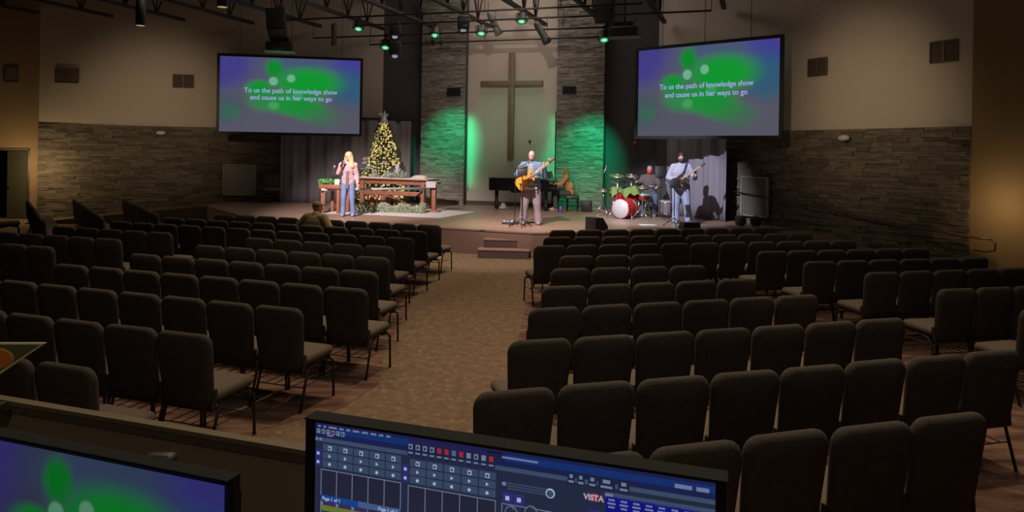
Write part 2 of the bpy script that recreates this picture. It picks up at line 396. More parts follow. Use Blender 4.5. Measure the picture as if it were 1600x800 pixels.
# steps
st = empty('stage_steps', (0, 0, 0))
tag(st, 'carpeted two-tread step block in front of the stage at the aisle', 'steps')
fa = fl(746, 403, 0); fb = fl(826, 405, 0)
dv = Vector((fb.x - fa.x, fb.y - fa.y)).normalized(); nv = Vector((-dv.y, dv.x))
def quad(a, L, dep, s0=0): 
    p = Vector((a.x, a.y)) + dv * s0; return [V2(p), V2(p + dv * L), V2(p + dv * L + nv * dep), V2(p + nv * dep)]
Lst = (Vector((fb.x, fb.y)) - Vector((fa.x, fa.y))).length
M_tread = mat('carpeted_tread', (.25, .15, .12), .9, noise=.2, nscale=30); M_riser = mat('dark_riser_carpet', (.10, .062, .05), .9, noise=.2, nscale=30)
MB().prism(quad(fa, Lst, 1.0), 0, .165).build('lower_riser', M_riser, st)
MB().prism(quad(Vector((fa.x, fa.y)) - nv * .02, Lst + .02, .45), .165, .19).build('lower_tread', M_tread, st)
MB().prism(quad(Vector((fa.x, fa.y)) + nv * .36, Lst, .62, .1), .165, .355).build('upper_riser', M_riser, st)
MB().prism(quad(Vector((fa.x, fa.y)) + nv * .34, Lst + .02, .62, .1), .355, .38).build('upper_tread', M_tread, st)

# ------------------------------------------------------------------ curtains
def curtain(name, p0, p1, z0, z1, m, label, waves):
    a, L = local(p0, p1); mb = MB(); n = int(L / .035); rnd = random.Random(name); th = .03
    ph = [rnd.uniform(0, 6) for _ in range(3)]
    def off(x, zt):
        k = .75 + .25 * (1 - zt)
        return k * (.07 * math.sin(x * waves + ph[0]) + .03 * math.sin(x * waves * 2.3 + ph[1]) + .025 * math.sin(x * waves * .43 + ph[2]))
    rows = 7; vs = []
    for s_ in (0, th):
        for i in range(n + 1):
            for j in range(rows + 1):
                x = L * i / n; zt = j / rows; vs.append((x, off(x, zt) + s_, z0 + (z1 - z0) * zt))
    k = rows + 1; N = (n + 1) * k; fs = []
    for i in range(n):
        for j in range(rows):
            a0 = i * k + j; fs.append((a0, a0 + k, a0 + k + 1, a0 + 1)); fs.append((N + a0, N + a0 + 1, N + a0 + k + 1, N + a0 + k))
        fs.append((i * k, N + i * k, N + (i + 1) * k, (i + 1) * k)); fs.append((i * k + rows, (i + 1) * k + rows, N + (i + 1) * k + rows, N + i * k + rows))
    for j in range(rows):
        fs.append((j, j + 1, N + j + 1, N + j)); q = n * k; fs.append((q + j, N + q + j, N + q + j + 1, q + j + 1))
    mb.add(vs, fs, True)
    root = empty(name, (p0[0], p0[1], 0), a); tag(root, label, 'curtain')
    mb.build('fabric', m, root)
    MB().tube([(-.05, .02, z1 + .02), (L + .05, .02, z1 + .02)], .025).build('curtain_rail', M_black, root)
    return root
M_curt = mat('charcoal_curtain', (.21, .195, .225), .9, spec=.15)
M_curt2 = mat('grey_curtain', (.24, .225, .26), .9, spec=.15)
def off2(p, q, d):
    a = math.atan2(q[1] - p[1], q[0] - p[0]); return (p[0] + math.sin(a) * d, p[1] - math.cos(a) * d)
cl0, _ = onwall(A_, B_, 440); cl1, _ = onwall(A_, B_, 648)
cl0 = off2(cl0, B_, .35); cl1 = (xat(642, 25.15), 25.15)
curtain('stage_curtain', cl0, cl1, ZST + .01, 3.36, M_curt, 'dark grey pleated curtain behind the Christmas tree and side table', 10)
tb0, _ = onwall(A_, B_, 438)
o = MB().box((1.8, -.30, 3.42), (3.75, .12, .07)).build('trim_2', M_black); aa, _L = local(A_, B_); o.location = (tb0[0], tb0[1], 0); o.rotation_euler = (0, 0, aa); struct(o)
cr0 = fl(1040, 334, ZST); cr1 = fl(1136, 346.5, ZST)
curtain('stage_curtain', (cr0.x, cr0.y), (cr1.x, cr1.y), ZST + .01, 3.3, M_curt2, 'grey pleated curtain behind the bass player, below the right screen', 9)
# ------------------------------------------------------------------ cross
cr = empty('wall_cross', (0, 0, 0)); tag(cr, 'large plain wooden cross on the cream centre panel', 'cross')
M_cross = mat('brown_cross_wood', (.17, .105, .075), .55, noise=.25, nscale=6)
ct = wl_(797, .06); ca, _L = local(W0, W1)
Yc = ct[1]
def zz(px, py, Y): return pix(px, py, Y).z
zt_, zb_ = zz(797, 82, Yc), zz(794, 248, Yc)
cr.location = (ct[0], ct[1], 0); cr.rotation_euler = (0, 0, ca)
MB().bbox((0, 0, (zt_ + zb_) / 2), (.2, .12, zt_ - zb_), .012).build('upright', M_cross, cr)
zx = zz(797, 130.5, Yc)
x0, _ = onwall(W0, W1, 748); x1, _ = onwall(W0, W1, 845); ln = math.hypot(x1[0] - x0[0], x1[1] - x0[1])
MB().bbox((0, -.005, zx), (ln, .13, .18), .012).build('crossbar', M_cross, cr)
for s_ in (-.05, .05):
    MB().tube([(s_ * 10, .04, zx), (s_ * 10, .18, zx)], .03).build('standoff', M_steel, cr)
# ------------------------------------------------------------------ grilles, emergency lamps, boards, small wall devices
def grille(p0, p1, px, py, wpx, hpx, m, label, double=True, voff=0.03):
    (x, y), t = onwall(p0, p1, px); a, _l = local(p0, p1); z = zz(px, py, y)
    q0, _ = onwall(p0, p1, px - wpx / 2); q1, _ = onwall(p0, p1, px + wpx / 2); wd_ = math.hypot(q1[0] - q0[0], q1[1] - q0[1]); h = hpx / F * y
    r_ = empty('wall_grille', (x, y, z), a); tag(r_, label, 'grille')
    n = 2 if double else 1
    for k in range(n):
        cxk = (k - (n - 1) / 2) * wd_ / n; ww = wd_ / n - (.03 if double else 0)
        fr = MB(); fr.box((cxk, -voff, h / 2), (ww, .03, .03)).box((cxk, -voff, -h / 2), (ww, .03, .03)).box((cxk - ww / 2, -voff, 0), (.03, .03, h)).box((cxk + ww / 2, -voff, 0), (.03, .03, h))
        f_ = fr.build('grille_frame', m, r_)
        sl = MB()
        for i in range(9): sl.box((cxk, -voff + .005, -h / 2 + (i + .5) * h / 9), (ww - .03, .02, h / 9 * .55), rx=R(35))
        sl.box((cxk, -voff + .022, 0), (ww - .02, .01, h)); sl.build('slats', m, f_)
M_gr = mat('bronze_grille', (.085, .06, .045), .6)
grille(A_, B_, 103, 118, 37, 22, M_gr, 'double bronze air grille near the left room corner, farther from the screen')
grille(A_, B_, 285, 127, 33, 20, M_gr, 'double bronze air grille just left of the left screen')
grille(D_, E_, 1276, 105, 30, 27, M_gr, 'double bronze air grille just right of the right screen')
grille(D_, E_, 1473, 80.5, 44, 33, M_gr, 'larger looking double bronze air grille near the right room corner')
grille(BL, A_, 16, 117.5, 21, 21, M_gr, 'single dark grille on the brown wall above the left doorway', False)
grille(P1, P2, 709, 144, 20, 12, M_black, 'small black vent on the left stone pillar', False, .1)
grille(P3, P4, 889, 141.5, 21, 12, M_black, 'small black vent on the right stone pillar', False, .1)
def emergency(p0, p1, px, py, label):
    (x, y), t = onwall(p0, p1, px); a, _l = local(p0, p1); z = zz(px, py, y)
    r_ = empty('emergency_lamp', (x, y, z), a); tag(r_, label, 'emergency light')
    MB().ell((0, -.13, 0), (.15, .06, .07), 16).box((0, -.09, 0), (.24, .05, .1)).build('housing', M_white, r_)
    for s_ in (-.07, .07): MB().ell((s_, -.185, -.01), (.03, .02, .03)).build('lens', mat('frosted_lens', (.6, .6, .55), .2), r_)
emergency(A_, B_, 253, 208, 'white oval emergency light near the top of the left stone wall')
emergency(D_, E_, 1324, 216, 'white oval emergency light near the top of the right stone wall')
def board(p0, p1, pxa, pxb, pya, pyb, m, label):
    (xa, ya), _ = onwall(p0, p1, pxa); (xb, yb), _ = onwall(p0, p1, pxb); a, _l = local(p0, p1)
    L = math.hypot(xb - xa, yb - ya); zt = zz(pxa, pya, ya); zb = zz(pxa, pyb, ya)
    r_ = empty('wall_board', (xa, ya, 0), a); tag(r_, label, 'wall panel')
    MB().box((L / 2, -.13, (zt + zb) / 2), (L, .05, zt - zb)).build('panel', m, r_)
    f_ = MB(); e = .03
    f_.box((L / 2, -.14, zt), (L + e, .07, e)).box((L / 2, -.14, zb), (L + e, .07, e)).box((0, -.14, (zt + zb) / 2), (e, .07, zt - zb)).box((L, -.14, (zt + zb) / 2), (e, .07, zt - zb))
    f_.build('panel_frame', mat('light_panel_edge', (.32, .29, .22), .6), r_)
board(A_, B_, 351, 401, 257, 304, mat('grey_fabric_panel', (.235, .215, .185), .9, noise=.08), 'square grey fabric panel on the left stone wall below the screen')
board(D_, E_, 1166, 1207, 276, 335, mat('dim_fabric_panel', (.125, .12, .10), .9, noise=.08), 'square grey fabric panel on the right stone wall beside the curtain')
# fire strobe, sensor on centre panel
q = pix(996, 223, 23.3); r_ = empty('fire_strobe', q, math.atan2(D_[1] - 23.9, D_[0] - 2.9)); tag(r_, 'small red and white fire strobe on the dark wall under the right screen', 'alarm')
MB().bbox((0, .0, 0), (.1, .05, .13), .01).build('housing', mat('alarm_red', (.45, .02, .02), .4), r_); MB().bbox((0, -.03, .02), (.06, .03, .05), .01).build('strobe_lens', M_white, r_)
r_.location.y = 23.76
q = pix(828, 221, 24.2); o = MB().bbox((0, 0, 0), (.07, .05, .1), .01).build('wall_sensor', M_black); o.location = (q.x, wl_(828, .21)[1], q.z); o.rotation_euler = (0, 0, ca); tag(o, 'tiny black sensor box on the cream panel right of the cross', 'sensor')
# ------------------------------------------------------------------ handrail on right wall
hr = empty('wall_handrail', (0, 0, 0)); tag(hr, 'sloping dark metal handrail along the right stone wall', 'handrail')
M_rail = mat('bronze_rail', (.09, .055, .035), .4, .3)
def offw(px, d=.2):
    (x, y), t = onwall(D_, E_, px); return Vector((x + wn.x * d, y + wn.y * d))
ha = offw(1140); hb = offw(1517)
za = pix(1140, 296, ha.y).z; zb = pix(1517, 369.5, hb.y).z
ext = Vector((hb.x, hb.y, 0)) + Vector((wd.x, wd.y, 0)) * .55
MB().tube([(ha.x, ha.y, za), (hb.x, hb.y, zb), (ext.x, ext.y, zb - .0)], .021, 10).build('rail', M_rail, hr)
MB().tube([(ext.x, ext.y, zb), (ext.x + .03, ext.y - .06, zb - .06), (ext.x + .03, ext.y - .05, zb - .2), (ext.x - .05, ext.y + .08, zb - .25), (ext.x - .16, ext.y + .28, zb - .24)], .02, 10).build('rail_return', M_rail, hr)
for t in (.04, .3, .55, .8, 1.0):
    p = ha.lerp(hb, t); z = za + (zb - za) * t
    MB().tube([(p.x, p.y, z - .01), (p.x, p.y, z - .07), (p.x - wn.x * .12, p.y - wn.y * .12, z - .09)], .01, 6).build('bracket', M_rail, hr)
# ------------------------------------------------------------------ projection screens
def slide_mat(name, s, base, dim=1.0):
    m = bpy.data.materials.new(name); m.use_nodes = True; nt = m.node_tree; nt.nodes.clear()
    out = nt.nodes.new('ShaderNodeOutputMaterial'); em = nt.nodes.new('ShaderNodeEmission'); em.inputs[1].default_value = s
    nt.links.new(em.outputs[0], out.inputs[0]); tc = nt.nodes.new('ShaderNodeTexCoord')
    cur = nt.nodes.new('ShaderNodeRGB'); cur.outputs[0].default_value = hexlin(*base); cur = cur.outputs[0]
    # u,v centre, radii, colour, softness
    blobs = [((.0, .95), (.34, .55), (64, 58, 132), .95), ((1.0, 1.0), (.34, .42), (64, 60, 142), .95), ((.92, .62), (.22, .34), (38, 88, 118), .8), ((.55, .88), (.40, .34), (64, 84, 120), .7), ((.0, .30), (.25, .3), (60, 84, 88), .7),
             ((.27, .58), (.13, .16), (20, 140, 60), .9), ((.34, .42), (.2, .2), (24, 140, 60), .7), ((.62, .68), (.34, .28), (18, 146, 48), 1), ((.52, .40), (.26, .22), (24, 140, 54), 1), ((.62, .30), (.20, .18), (30, 132, 58), .8), ((.74, .22), (.18, .2), (50, 112, 66), .5), ((.38, .86), (.085, .17), (16, 132, 42), 1),
             ((.28, .60), (.08, .12), (16, 140, 50), .9), ((.08, .26), (.1, .14), (45, 110, 75), .5), ((.38, .36), (.055, .075), (85, 160, 110), .6), ((.55, .50), (.05, .08), (60, 160, 100), .7)]
    for (u, v), (ru, rv), c, op in blobs:
        mp = nt.nodes.new('ShaderNodeMapping'); mp.vector_type = 'POINT'; mp.inputs['Location'].default_value = (-u / ru, -v / rv, 0); mp.inputs['Scale'].default_value = (1 / ru, 1 / rv, 0)
        g = nt.nodes.new('ShaderNodeVectorMath'); g.operation = 'LENGTH'; mr = nt.nodes.new('ShaderNodeMapRange'); mr.interpolation_type = 'SMOOTHSTEP'
        mr.inputs[1].default_value = .35; mr.inputs[2].default_value = 1.0; mr.inputs[3].default_value = op; mr.inputs[4].default_value = 0
        nt.links.new(tc.outputs['UV'], mp.inputs[0]); nt.links.new(mp.outputs[0], g.inputs[0]); nt.links.new(g.outputs['Value'], mr.inputs[0])
        mx = nt.nodes.new('ShaderNodeMix'); mx.data_type = 'RGBA'; mx.inputs[7].default_value = hexlin(*c)
        nt.links.new(mr.outputs[0], mx.inputs[0]); nt.links.new(cur, mx.inputs[6]); cur = mx.outputs[2]
    for (u, v), rr in (((.375, .685), .040), ((.50, .73), .037)):
        mp = nt.nodes.new('ShaderNodeMapping'); mp.inputs['Location'].default_value = (-u / rr, -v / (rr * 1.75), 0); mp.inputs['Scale'].default_value = (1 / rr, 1 / (rr * 1.75), 0)
        g = nt.nodes.new('ShaderNodeVectorMath'); g.operation = 'LENGTH'; mr = nt.nodes.new('ShaderNodeMapRange'); mr.interpolation_type = 'SMOOTHSTEP'
        mr.inputs[1].default_value = .6; mr.inputs[2].default_value = 1.0; mr.inputs[3].default_value = 1; mr.inputs[4].default_value = 0
        nt.links.new(tc.outputs['UV'], mp.inputs[0]); nt.links.new(mp.outputs[0], g.inputs[0]); nt.links.new(g.outputs['Value'], mr.inputs[0])
        mx = nt.nodes.new('ShaderNodeMix'); mx.data_type = 'RGBA'; mx.inputs[7].default_value = hexlin(108, 172, 138)
        nt.links.new(mr.outputs[0], mx.inputs[0]); nt.links.new(cur, mx.inputs[6]); cur = mx.outputs[2]
    nt.links.new(cur, em.inputs[0]); return m
M_slide = slide_mat('projected_slide', 1.0, (84, 83, 98))
M_slidetxt = emis('slide_lettering', (150, 165, 218))
def uvquad(name, x0, x1, z0, z1, y, m, parent):
    # a thin slab whose faces all carry uv by x,z
    mb = MB().box(((x0 + x1) / 2, y, (z0 + z1) / 2), (x1 - x0, .01, z1 - z0)); o = mb.build(name, m, parent)
    uv = o.data.uv_layers.new(name='UVMap')
    for l in o.data.loops:
        v = o.data.vertices[l.vertex_index].co; uv.data[l.index].uv = ((v.x - x0) / (x1 - x0), (v.z - z0) / (z1 - z0))
    return o
def screen(pl, pr, label, cables):
    # pl=(px,ytop,ybot,Y) left edge, pr the same on the right
    A = Vector((xat(pl[0], pl[3]), pl[3])); B = Vector((xat(pr[0], pr[3]), pr[3])); a = math.atan2(B.y - A.y, B.x - A.x); L = (B - A).length
    zt = (pix(pl[0], pl[1], pl[3]).z + pix(pr[0], pr[1], pr[3]).z) / 2; zb = (pix(pl[0], pl[2], pl[3]).z + pix(pr[0], pr[2], pr[3]).z) / 2
    r_ = empty('projection_screen', (A.x, A.y, 0), a); tag(r_, label, 'screen')
    b = .085
    fr = MB(); fr.box((L / 2, .03, zt - b / 2), (L, .08, b)).box((L / 2, .03, zb + b / 2), (L, .08, b)).box((b / 2, .03, (zt + zb) / 2), (b, .08, zt - zb - 2 * b)).box((L - b / 2, .03, (zt + zb) / 2), (b, .08, zt - zb - 2 * b)).box((L / 2, .065, (zt + zb) / 2), (L, .01, zt - zb))
    fr.build('screen_frame', M_black, r_)
    uvquad('picture', b, L - b, zb + b, zt - b, .035, M_slide, r_)
    W = L - 2 * b; H = zt - zb - 2 * b
    s_ = W * .0485
    text_mesh('To us the path of knowledge show', s_, M_slidetxt, r_, (b + W * .502, .02, zb + b + H * .556), (R(90), 0, 0), off=.003, sx=.97)
    text_mesh('and cause us in her ways to go', s_, M_slidetxt, r_, (b + W * .505, .02, zb + b + H * .462), (R(90), 0, 0), off=.003, sx=.97)
    for t in cables: MB().tube([(L * t, .03, zt), (L * t, .03, 8.9)], .008, 5).build('hanging_cable', M_steel, r_)
screen((337, 83, 209, 23.75), (565, 91, 213.5, 24.55), 'black framed projection screen hanging over the left stone wall, showing song words', (.15, .5, .85))
screen((991, 77, 218, 21.06), (1221.5, 51, 216, 18.2), 'black framed projection screen hanging over the right curtain, showing song words', (.2, .5, .8))
# ------------------------------------------------------------------ roof trusses
tv = Vector((math.sin(R(18.5)), math.cos(R(18.5)))); tn = Vector((tv.y, -tv.x))
ZB = 6.5; ZTT = 7.75
def seg_hit(p, d, a, b):
    ex, ey = b[0] - a[0], b[1] - a[1]; den = d.x * ey - d.y * ex
    if abs(den) < 1e-9: return None
    t = ((a[0] - p.x) * ey - (a[1] - p.y) * ex) / den; u = ((a[0] - p.x) * d.y - (a[1] - p.y) * d.x) / den
    return t if t > 0 and 0 <= u <= 1 else None
names = ['leftmost', 'second', 'third', 'fourth', 'fifth', 'sixth', 'seventh', 'eighth', 'ninth', 'tenth', 'eleventh', 'twelfth', 'rightmost']
M_truss = mat('black_joist_steel', (.022, .019, .018), .6)
offs = [-17.8 + 1.87 * k for k in range(-2, 11)]
for i, of in enumerate(offs):
    p = tn * of
    hits = [seg_hit(p, tv, a, b) for a, b in ((BL, A_), (A_, B_), (B_, C_), (V2(Vector(P1)), V2(Vector(P2))), (shift(P2, .3), shift(P3, .3)), (P3, P4), (P4, D_), (D_, E_), (E_, BR), (C_, P1))]
    hits = [h for h in hits if h and h > 5]
    if not hits: continue
    T = min(hits); Tb = T - .45; T0 = max(Tb - 12.5, 6)
    lab = 'black open-web roof joist, %s of the row counted from the left' % names[i]
    if i == 0: lab = 'black open-web roof joist over the left corner, first at the left edge of the photo'
    r_ = empty('roof_joist', (p.x, p.y, 0), math.atan2(tv.y, tv.x)); tag(r_, lab, 'roof truss', 'open-web joists under the ceiling')
    cb = MB()
    for s_ in (-.05, .05): cb.box(((T0 + Tb) / 2, s_, ZB), (Tb - T0, .02, .085))
    cb.box(((T0 + Tb) / 2, 0, ZB - .045), (Tb - T0, .14, .012)); cb.build('bottom_chord', M_truss, r_)
    cb = MB()
    for s_ in (-.045, .045): cb.box(((T0 + T) / 2, s_, ZTT), (T - T0, .03, .1))
    cb.box(((T0 + T) / 2, 0, ZTT + .05), (T - T0, .14, .012)); cb.build('top_chord', M_truss, r_)
    x = Tb - 1.15
    while x > T0 + .5:
        MB().tube([(x, 0, ZB), (x, 0, ZTT)], .022, 6).build('vertical_web', M_truss, r_)
        MB().tube([(x, 0, ZB), (x + .60, 0, ZTT)], .028, 6).build('diagonal_web', M_truss, r_)
        MB().tube([(x, 0, ZB), (x - .60, 0, ZTT)], .028, 6).build('diagonal_web', M_truss, r_)
        x -= 1.2
# rails that carry the stage lamps, parallel to the stage back wall
bd = Vector((math.cos(R(-18.0)), math.sin(R(-18.0))))
def batten(pxa, pxb, py, px0, Y0, label, name='lighting_pipe'):
    """pipe through pixel (px0,py) at depth Y0, running from column pxa to pxb"""
    c = pix(px0, py, Y0); out = []
    for px in (pxa, pxb):
        k = (px - 800) / F; t = (k * c.y - c.x) / (bd.x - k * bd.y); out.append(Vector((c.x + bd.x * t, c.y + bd.y * t, c.z)))
    r_ = empty(name, out[0]); tag(r_, label, 'pipe')
    v = out[1] - out[0]
    MB().tube([(0, 0, 0), v], .026, 8).build('pipe', M_truss, r_)
    n = max(2, int(v.length / 1.9))
    for k in range(n + 1):
        q = v * (k / n); MB().tube([q, q + Vector((0, 0, ZB - c.z - .05))], .009, 5).build('hanger_rod', M_truss, r_)
    return c
batten(575, 955, 62.5, 800, 22.2, 'lowest black lighting pipe, nearest the stage back wall')
cB = batten(487, 990, 48.0, 800, 21.0, 'second black lighting pipe up, carrying the green stage lamps')
batten(560, 1108, 30.0, 800, 19.9, 'third black lighting pipe, its right end by the right screen')
batten(440, 1000, 15.0, 800, 18.9, 'black lighting pipe nearest the seats, highest in the photo')
def onpipe(px, c, py):
    k = (px - 800) / F; t = (k * c.y - c.x) / (bd.x - k * bd.y); Y = c.y + bd.y * t
    return pix(px, py, Y)
M_green = emis('green_lamp_lens', (20, 175, 100), 1.0); M_greenc = emis('pale_lamp_lens', (190, 235, 210), .9)
M_can = mat('black_lamp_can', (.03, .035, .033), .45)
PARL = [(560, 45, 'above the right corner of the left screen', (-4.3, 24.6, 3.0)), (602, 74, 'lowest of all, right of the left screen', (-3.9, 25.2, 2.5)), (680, 55, 'in front of the left stone pillar', (-2.5, 24.8, 2.9)),
        (752, 52, 'at the left of the cream panel', (-1.6, 24.6, 2.7)), (815, 33, 'highest, just right of the cross', (2.0, 23.6, 2.9)), (944, 62, 'at the right edge of the right stone pillar', (2.7, 23.5, 2.6))]
for px, py, where, tgt in PARL:
    p = onpipe(px, cB, py); r_ = empty('stage_lamp', p); tag(r_, 'round black stage lamp glowing green, ' + where, 'stage light', 'green stage lamps')
    aim = (Vector(tgt) - p).normalized(); face = (Vector((0, -.42, -.9))).normalized()
    mb = MB(); mb.lathe([(.04, -.26), (.13, -.22), (.145, -.02), (.155, 0), (.15, .012), (.11, .012)], (0, 0, 0), 16, face); mb.build('lamp_can', M_can, r_)
    ln_ = MB().lathe([(.115, .008), (.115, .016)], (0, 0, 0), 16, face).build('lens', M_green, r_)
    MB().lathe([(.075, .016), (.07, .02)], (0, 0, 0), 12, face).build('bulb_glow', M_greenc, ln_)
    top = cB.z - p.z
    MB().tube([(-.17, 0, 0), (-.17, .02, .2), (0, .03, .27), (.17, .02, .2), (.17, 0, 0)], .012, 6).tube([(0, .03, .26), (0, .03, max(.34, top))], .012, 6).box((0, .03, max(.34, top)), (.07, .07, .09)).build('yoke', M_can, r_)
spot('green_stage_lamp', (-1.5, 21.8, 4.7), (-2.1, 25.0, 2.6), 900, GRN, 38, 1, .06)
spot('green_stage_lamp', (2.9, 20.6, 4.7), (2.42, 23.5, 2.3), 1250, GRN, 42, 1, .06)
spot('green_stage_lamp', (3.6, 19.8, 5.6), (2.2, 20.2, .6), 220, GRN, 60, 1, .06)
spot('green_stage_lamp', (0, 19.8, 5.4), (.1, 24.4, 3.6), 110, GRN, 40, 1, .08)
# green strips behind the pillars that wash the edges of the centre panel
for nm, P, sgn in (('left', P2, 1), ('right', P3, -1)):
    q0 = Vector(shift(P, .06)) + d_ * (.04 * sgn)
    r_ = empty('light_strip', (q0.x, q0.y, 0), ca); tag(r_, 'slim green light strip tucked behind the %s stone pillar edge' % nm, 'light strip')
    MB().box((0, 0, 2.4), (.03, .04, 2.6)).build('housing', M_black, r_)
    l = bpy.data.lights.new('strip_lamp', 'AREA'); l.shape = 'RECTANGLE'; l.size = .05; l.size_y = 2.3; l.energy = 3.6; l.color = (.02, 1, .42)
    lo = bpy.data.objects.new('strip_lamp', l); sc.collection.objects.link(lo); lo.location = Vector((q0.x, q0.y, 2.35)) + Vector((d_.x, d_.y, 0)) * .03 * sgn
    dirv = Vector((d_.x * sgn + n_.x * .9, d_.y * sgn + n_.y * .9, 0)); lo.rotation_euler = dirv.to_track_quat('-Z', 'Y').to_euler()
# white-lens fresnels
for px, py, lab in ((617, 57, 'black spotlight with bright white lens hanging right of the left screen'), (724, 47, 'black spotlight with bright white lens before the left stone pillar edge'), (617, 87, 'lower black spotlight with faint lens under the hanging cluster')):
    p = onpipe(px, cB, py); r_ = empty('spotlight', p); tag(r_, lab, 'stage light', 'white spotlights')
    face = Vector((.15, -.55, -.8)).normalized()
    MB().bbox((0, .05, .22), (.34, .3, .42), .04).lathe([(.1, -.3), (.14, -.25), (.14, 0), (.16, .02), (.12, .02)], (0, 0, 0), 16, face).build('lamp_body', M_can, r_)
    MB().lathe([(.10, .015), (.06, .03)], (0, 0, 0), 16, face).build('lens', emis('white_lens', (150, 150, 175), .8), r_)
    MB().tube([(0, .05, .4), (0, .05, max(.55, cB.z - p.z))], .02, 6).build('clamp', M_can, r_)
# hanging loudspeakers, projector units and pendants
def boxspk(px, py, Y, dims, rot, label, name='hanging_loudspeaker'):
    p = pix(px, py, Y); r_ = empty(name, p); tag(r_, label, 'loudspeaker')
    MB().bbox((0, 0, 0), dims, .03, rx=rot[0], ry=rot[1], rz=rot[2]).build('cabinet', mat('speaker_black', (.016, .016, .018), .6), r_)
    g = MB(); M3 = Euler(rot).to_matrix(); g.bbox(M3 @ Vector((0, -dims[1] / 2 - .008, 0)), (dims[0] * .88, .02, dims[2] * .9), .008, rx=rot[0], ry=rot[1], rz=rot[2]); g.build('speaker_grille', mat('speaker_mesh', (.03, .03, .032), .8), r_)
    for s_ in (-.15, .15): MB().tube([(s_, 0, dims[2] / 2 - .05), (s_, 0, ZB + .1 - p.z)], .01, 5).build('hanging_cable', M_steel, r_)
boxspk(432, 35, 20.2, (.50, .45, .70), (R(-22), R(-6), R(12)), 'black tilted loudspeaker hanging above the left screen')
boxspk(944, 12, 20.0, (.52, .5, .75), (R(-12), 0, R(-12)), 'large black loudspeaker hanging at the top before the right stone pillar')
def projector(px, py, Y, wdt, label, lit, rz):
    p = pix(px, py, Y); r_ = empty('projector', p, rz); tag(r_, label, 'projector')
    MB().bbox((0, 0, .06), (wdt, .5, .22), .03).box((0, .05, .24), (wdt * .7, .35, .14)).build('projector_body', M_can, r_)
    MB().lathe([(.07, 0), (.08, .05), (.06, .06)], (wdt * .25, .25, .08), 12, (0, 1, 0)).build('lens', M_blackgl, r_)
    MB().box((0, 0, -.09), (wdt * 1.12, .5, .025)).build('shelf', mat('green_lit_shelf', (.25, .4, .33), .5) if lit else mat('grey_shelf', (.16, .17, .16), .5), r_)  # green light on the left shelf is put into its colour
    MB().tube([(0, 0, .3), (0, 0, 8.99 - p.z)], .02, 6).build('drop_pole', M_steel, r_)
projector(437, 76, 20.6, .72, 'black projector on a pale green lit shelf above the left screen', True, R(12))
projector(976, 53, 19.6, .75, 'black projector on a shelf between the right pillar and right screen', False, R(-20))
o = spot('projector_shelf_glow', tuple(pix(437, 96, 20.2)), tuple(pix(437, 70, 20.6)), .6, (.1, 1, .5), 80, 1, .02)
def pendant(px, py, Y, label, on):
    p = pix(px, py, Y); r_ = empty('pendant_downlight', p); tag(r_, label, 'pendant light')
    MB().lathe([(.085, 0), (.09, .01), (.09, .5), (.07, .52)], (0, 0, 0), 20).build('cylinder_shade', M_black, r_)
    MB().lathe([(.08, -.002), (.08, .012)], (0, 0, 0), 20).build('lens', emis('warm_lens', (225, 205, 150), on), r_)
    MB().tube([(0, 0, .5), (0, 0, 8.95 - p.z)], .01, 6).build('stem', M_black, r_)
pendant(219.5, 40, 14.5, 'black cylinder downlight hanging highest left of the left screen', .45)
pendant(347.5, 11, 12.5, 'black cylinder downlight with lit lens at the top edge', .9)
# moving head and hanging microphone-like fixtures
for px, py, lab in ((522, 62, 'slim grey vertical spotlight tube hanging above the left screen edge'), (850, 60, 'dark clustered spotlight hanging above the right side of the cross'), (773, 42, 'grey angled spotlight hanging beside a green lamp'), (683, 66, 'pair of small dark clamps hanging under the green lamp')):
    p = onpipe(px, cB, py); r_ = empty('profile_spotlight', p); tag(r_, lab, 'stage light', 'dark profile spotlights')
    if px == 522:
        MB().lathe([(.08, -.2), (.09, -.18), (.085, .25), (.1, .3), (.1, .45), (.05, .5)], (0, 0, 0), 14).build('lamp_body', mat('grey_lamp', (.09, .085, .08), .5), r_)
    elif px == 683:
        for s_ in (-.12, .12): MB().lathe([(.05, -.1), (.06, 0), (.04, .12)], (s_, 0, 0), 10).build('lamp_body', M_can, r_)
    elif px == 773:
        MB().lathe([(.06, -.4), (.09, -.3), (.1, .1), (.13, .3)], (0, 0, .05), 14, (.45, 0, -.9)).build('lamp_body', mat('grey_green_lamp', (.12, .14, .13), .5), r_)
    else:
        MB().lathe([(.07, -.5), (.1, -.4), (.1, .05), (.13, .12), (.13, .2)], (0, 0, .05), 14, (.45, -.3, -.8)).ell((.05, -.05, -.08), (.12, .1, .08)).build('lamp_body', M_can, r_)
    MB().tube([(0, 0, .05), (0, 0, max(.3, cB.z - p.z))], .018, 6).build('clamp', M_can, r_)
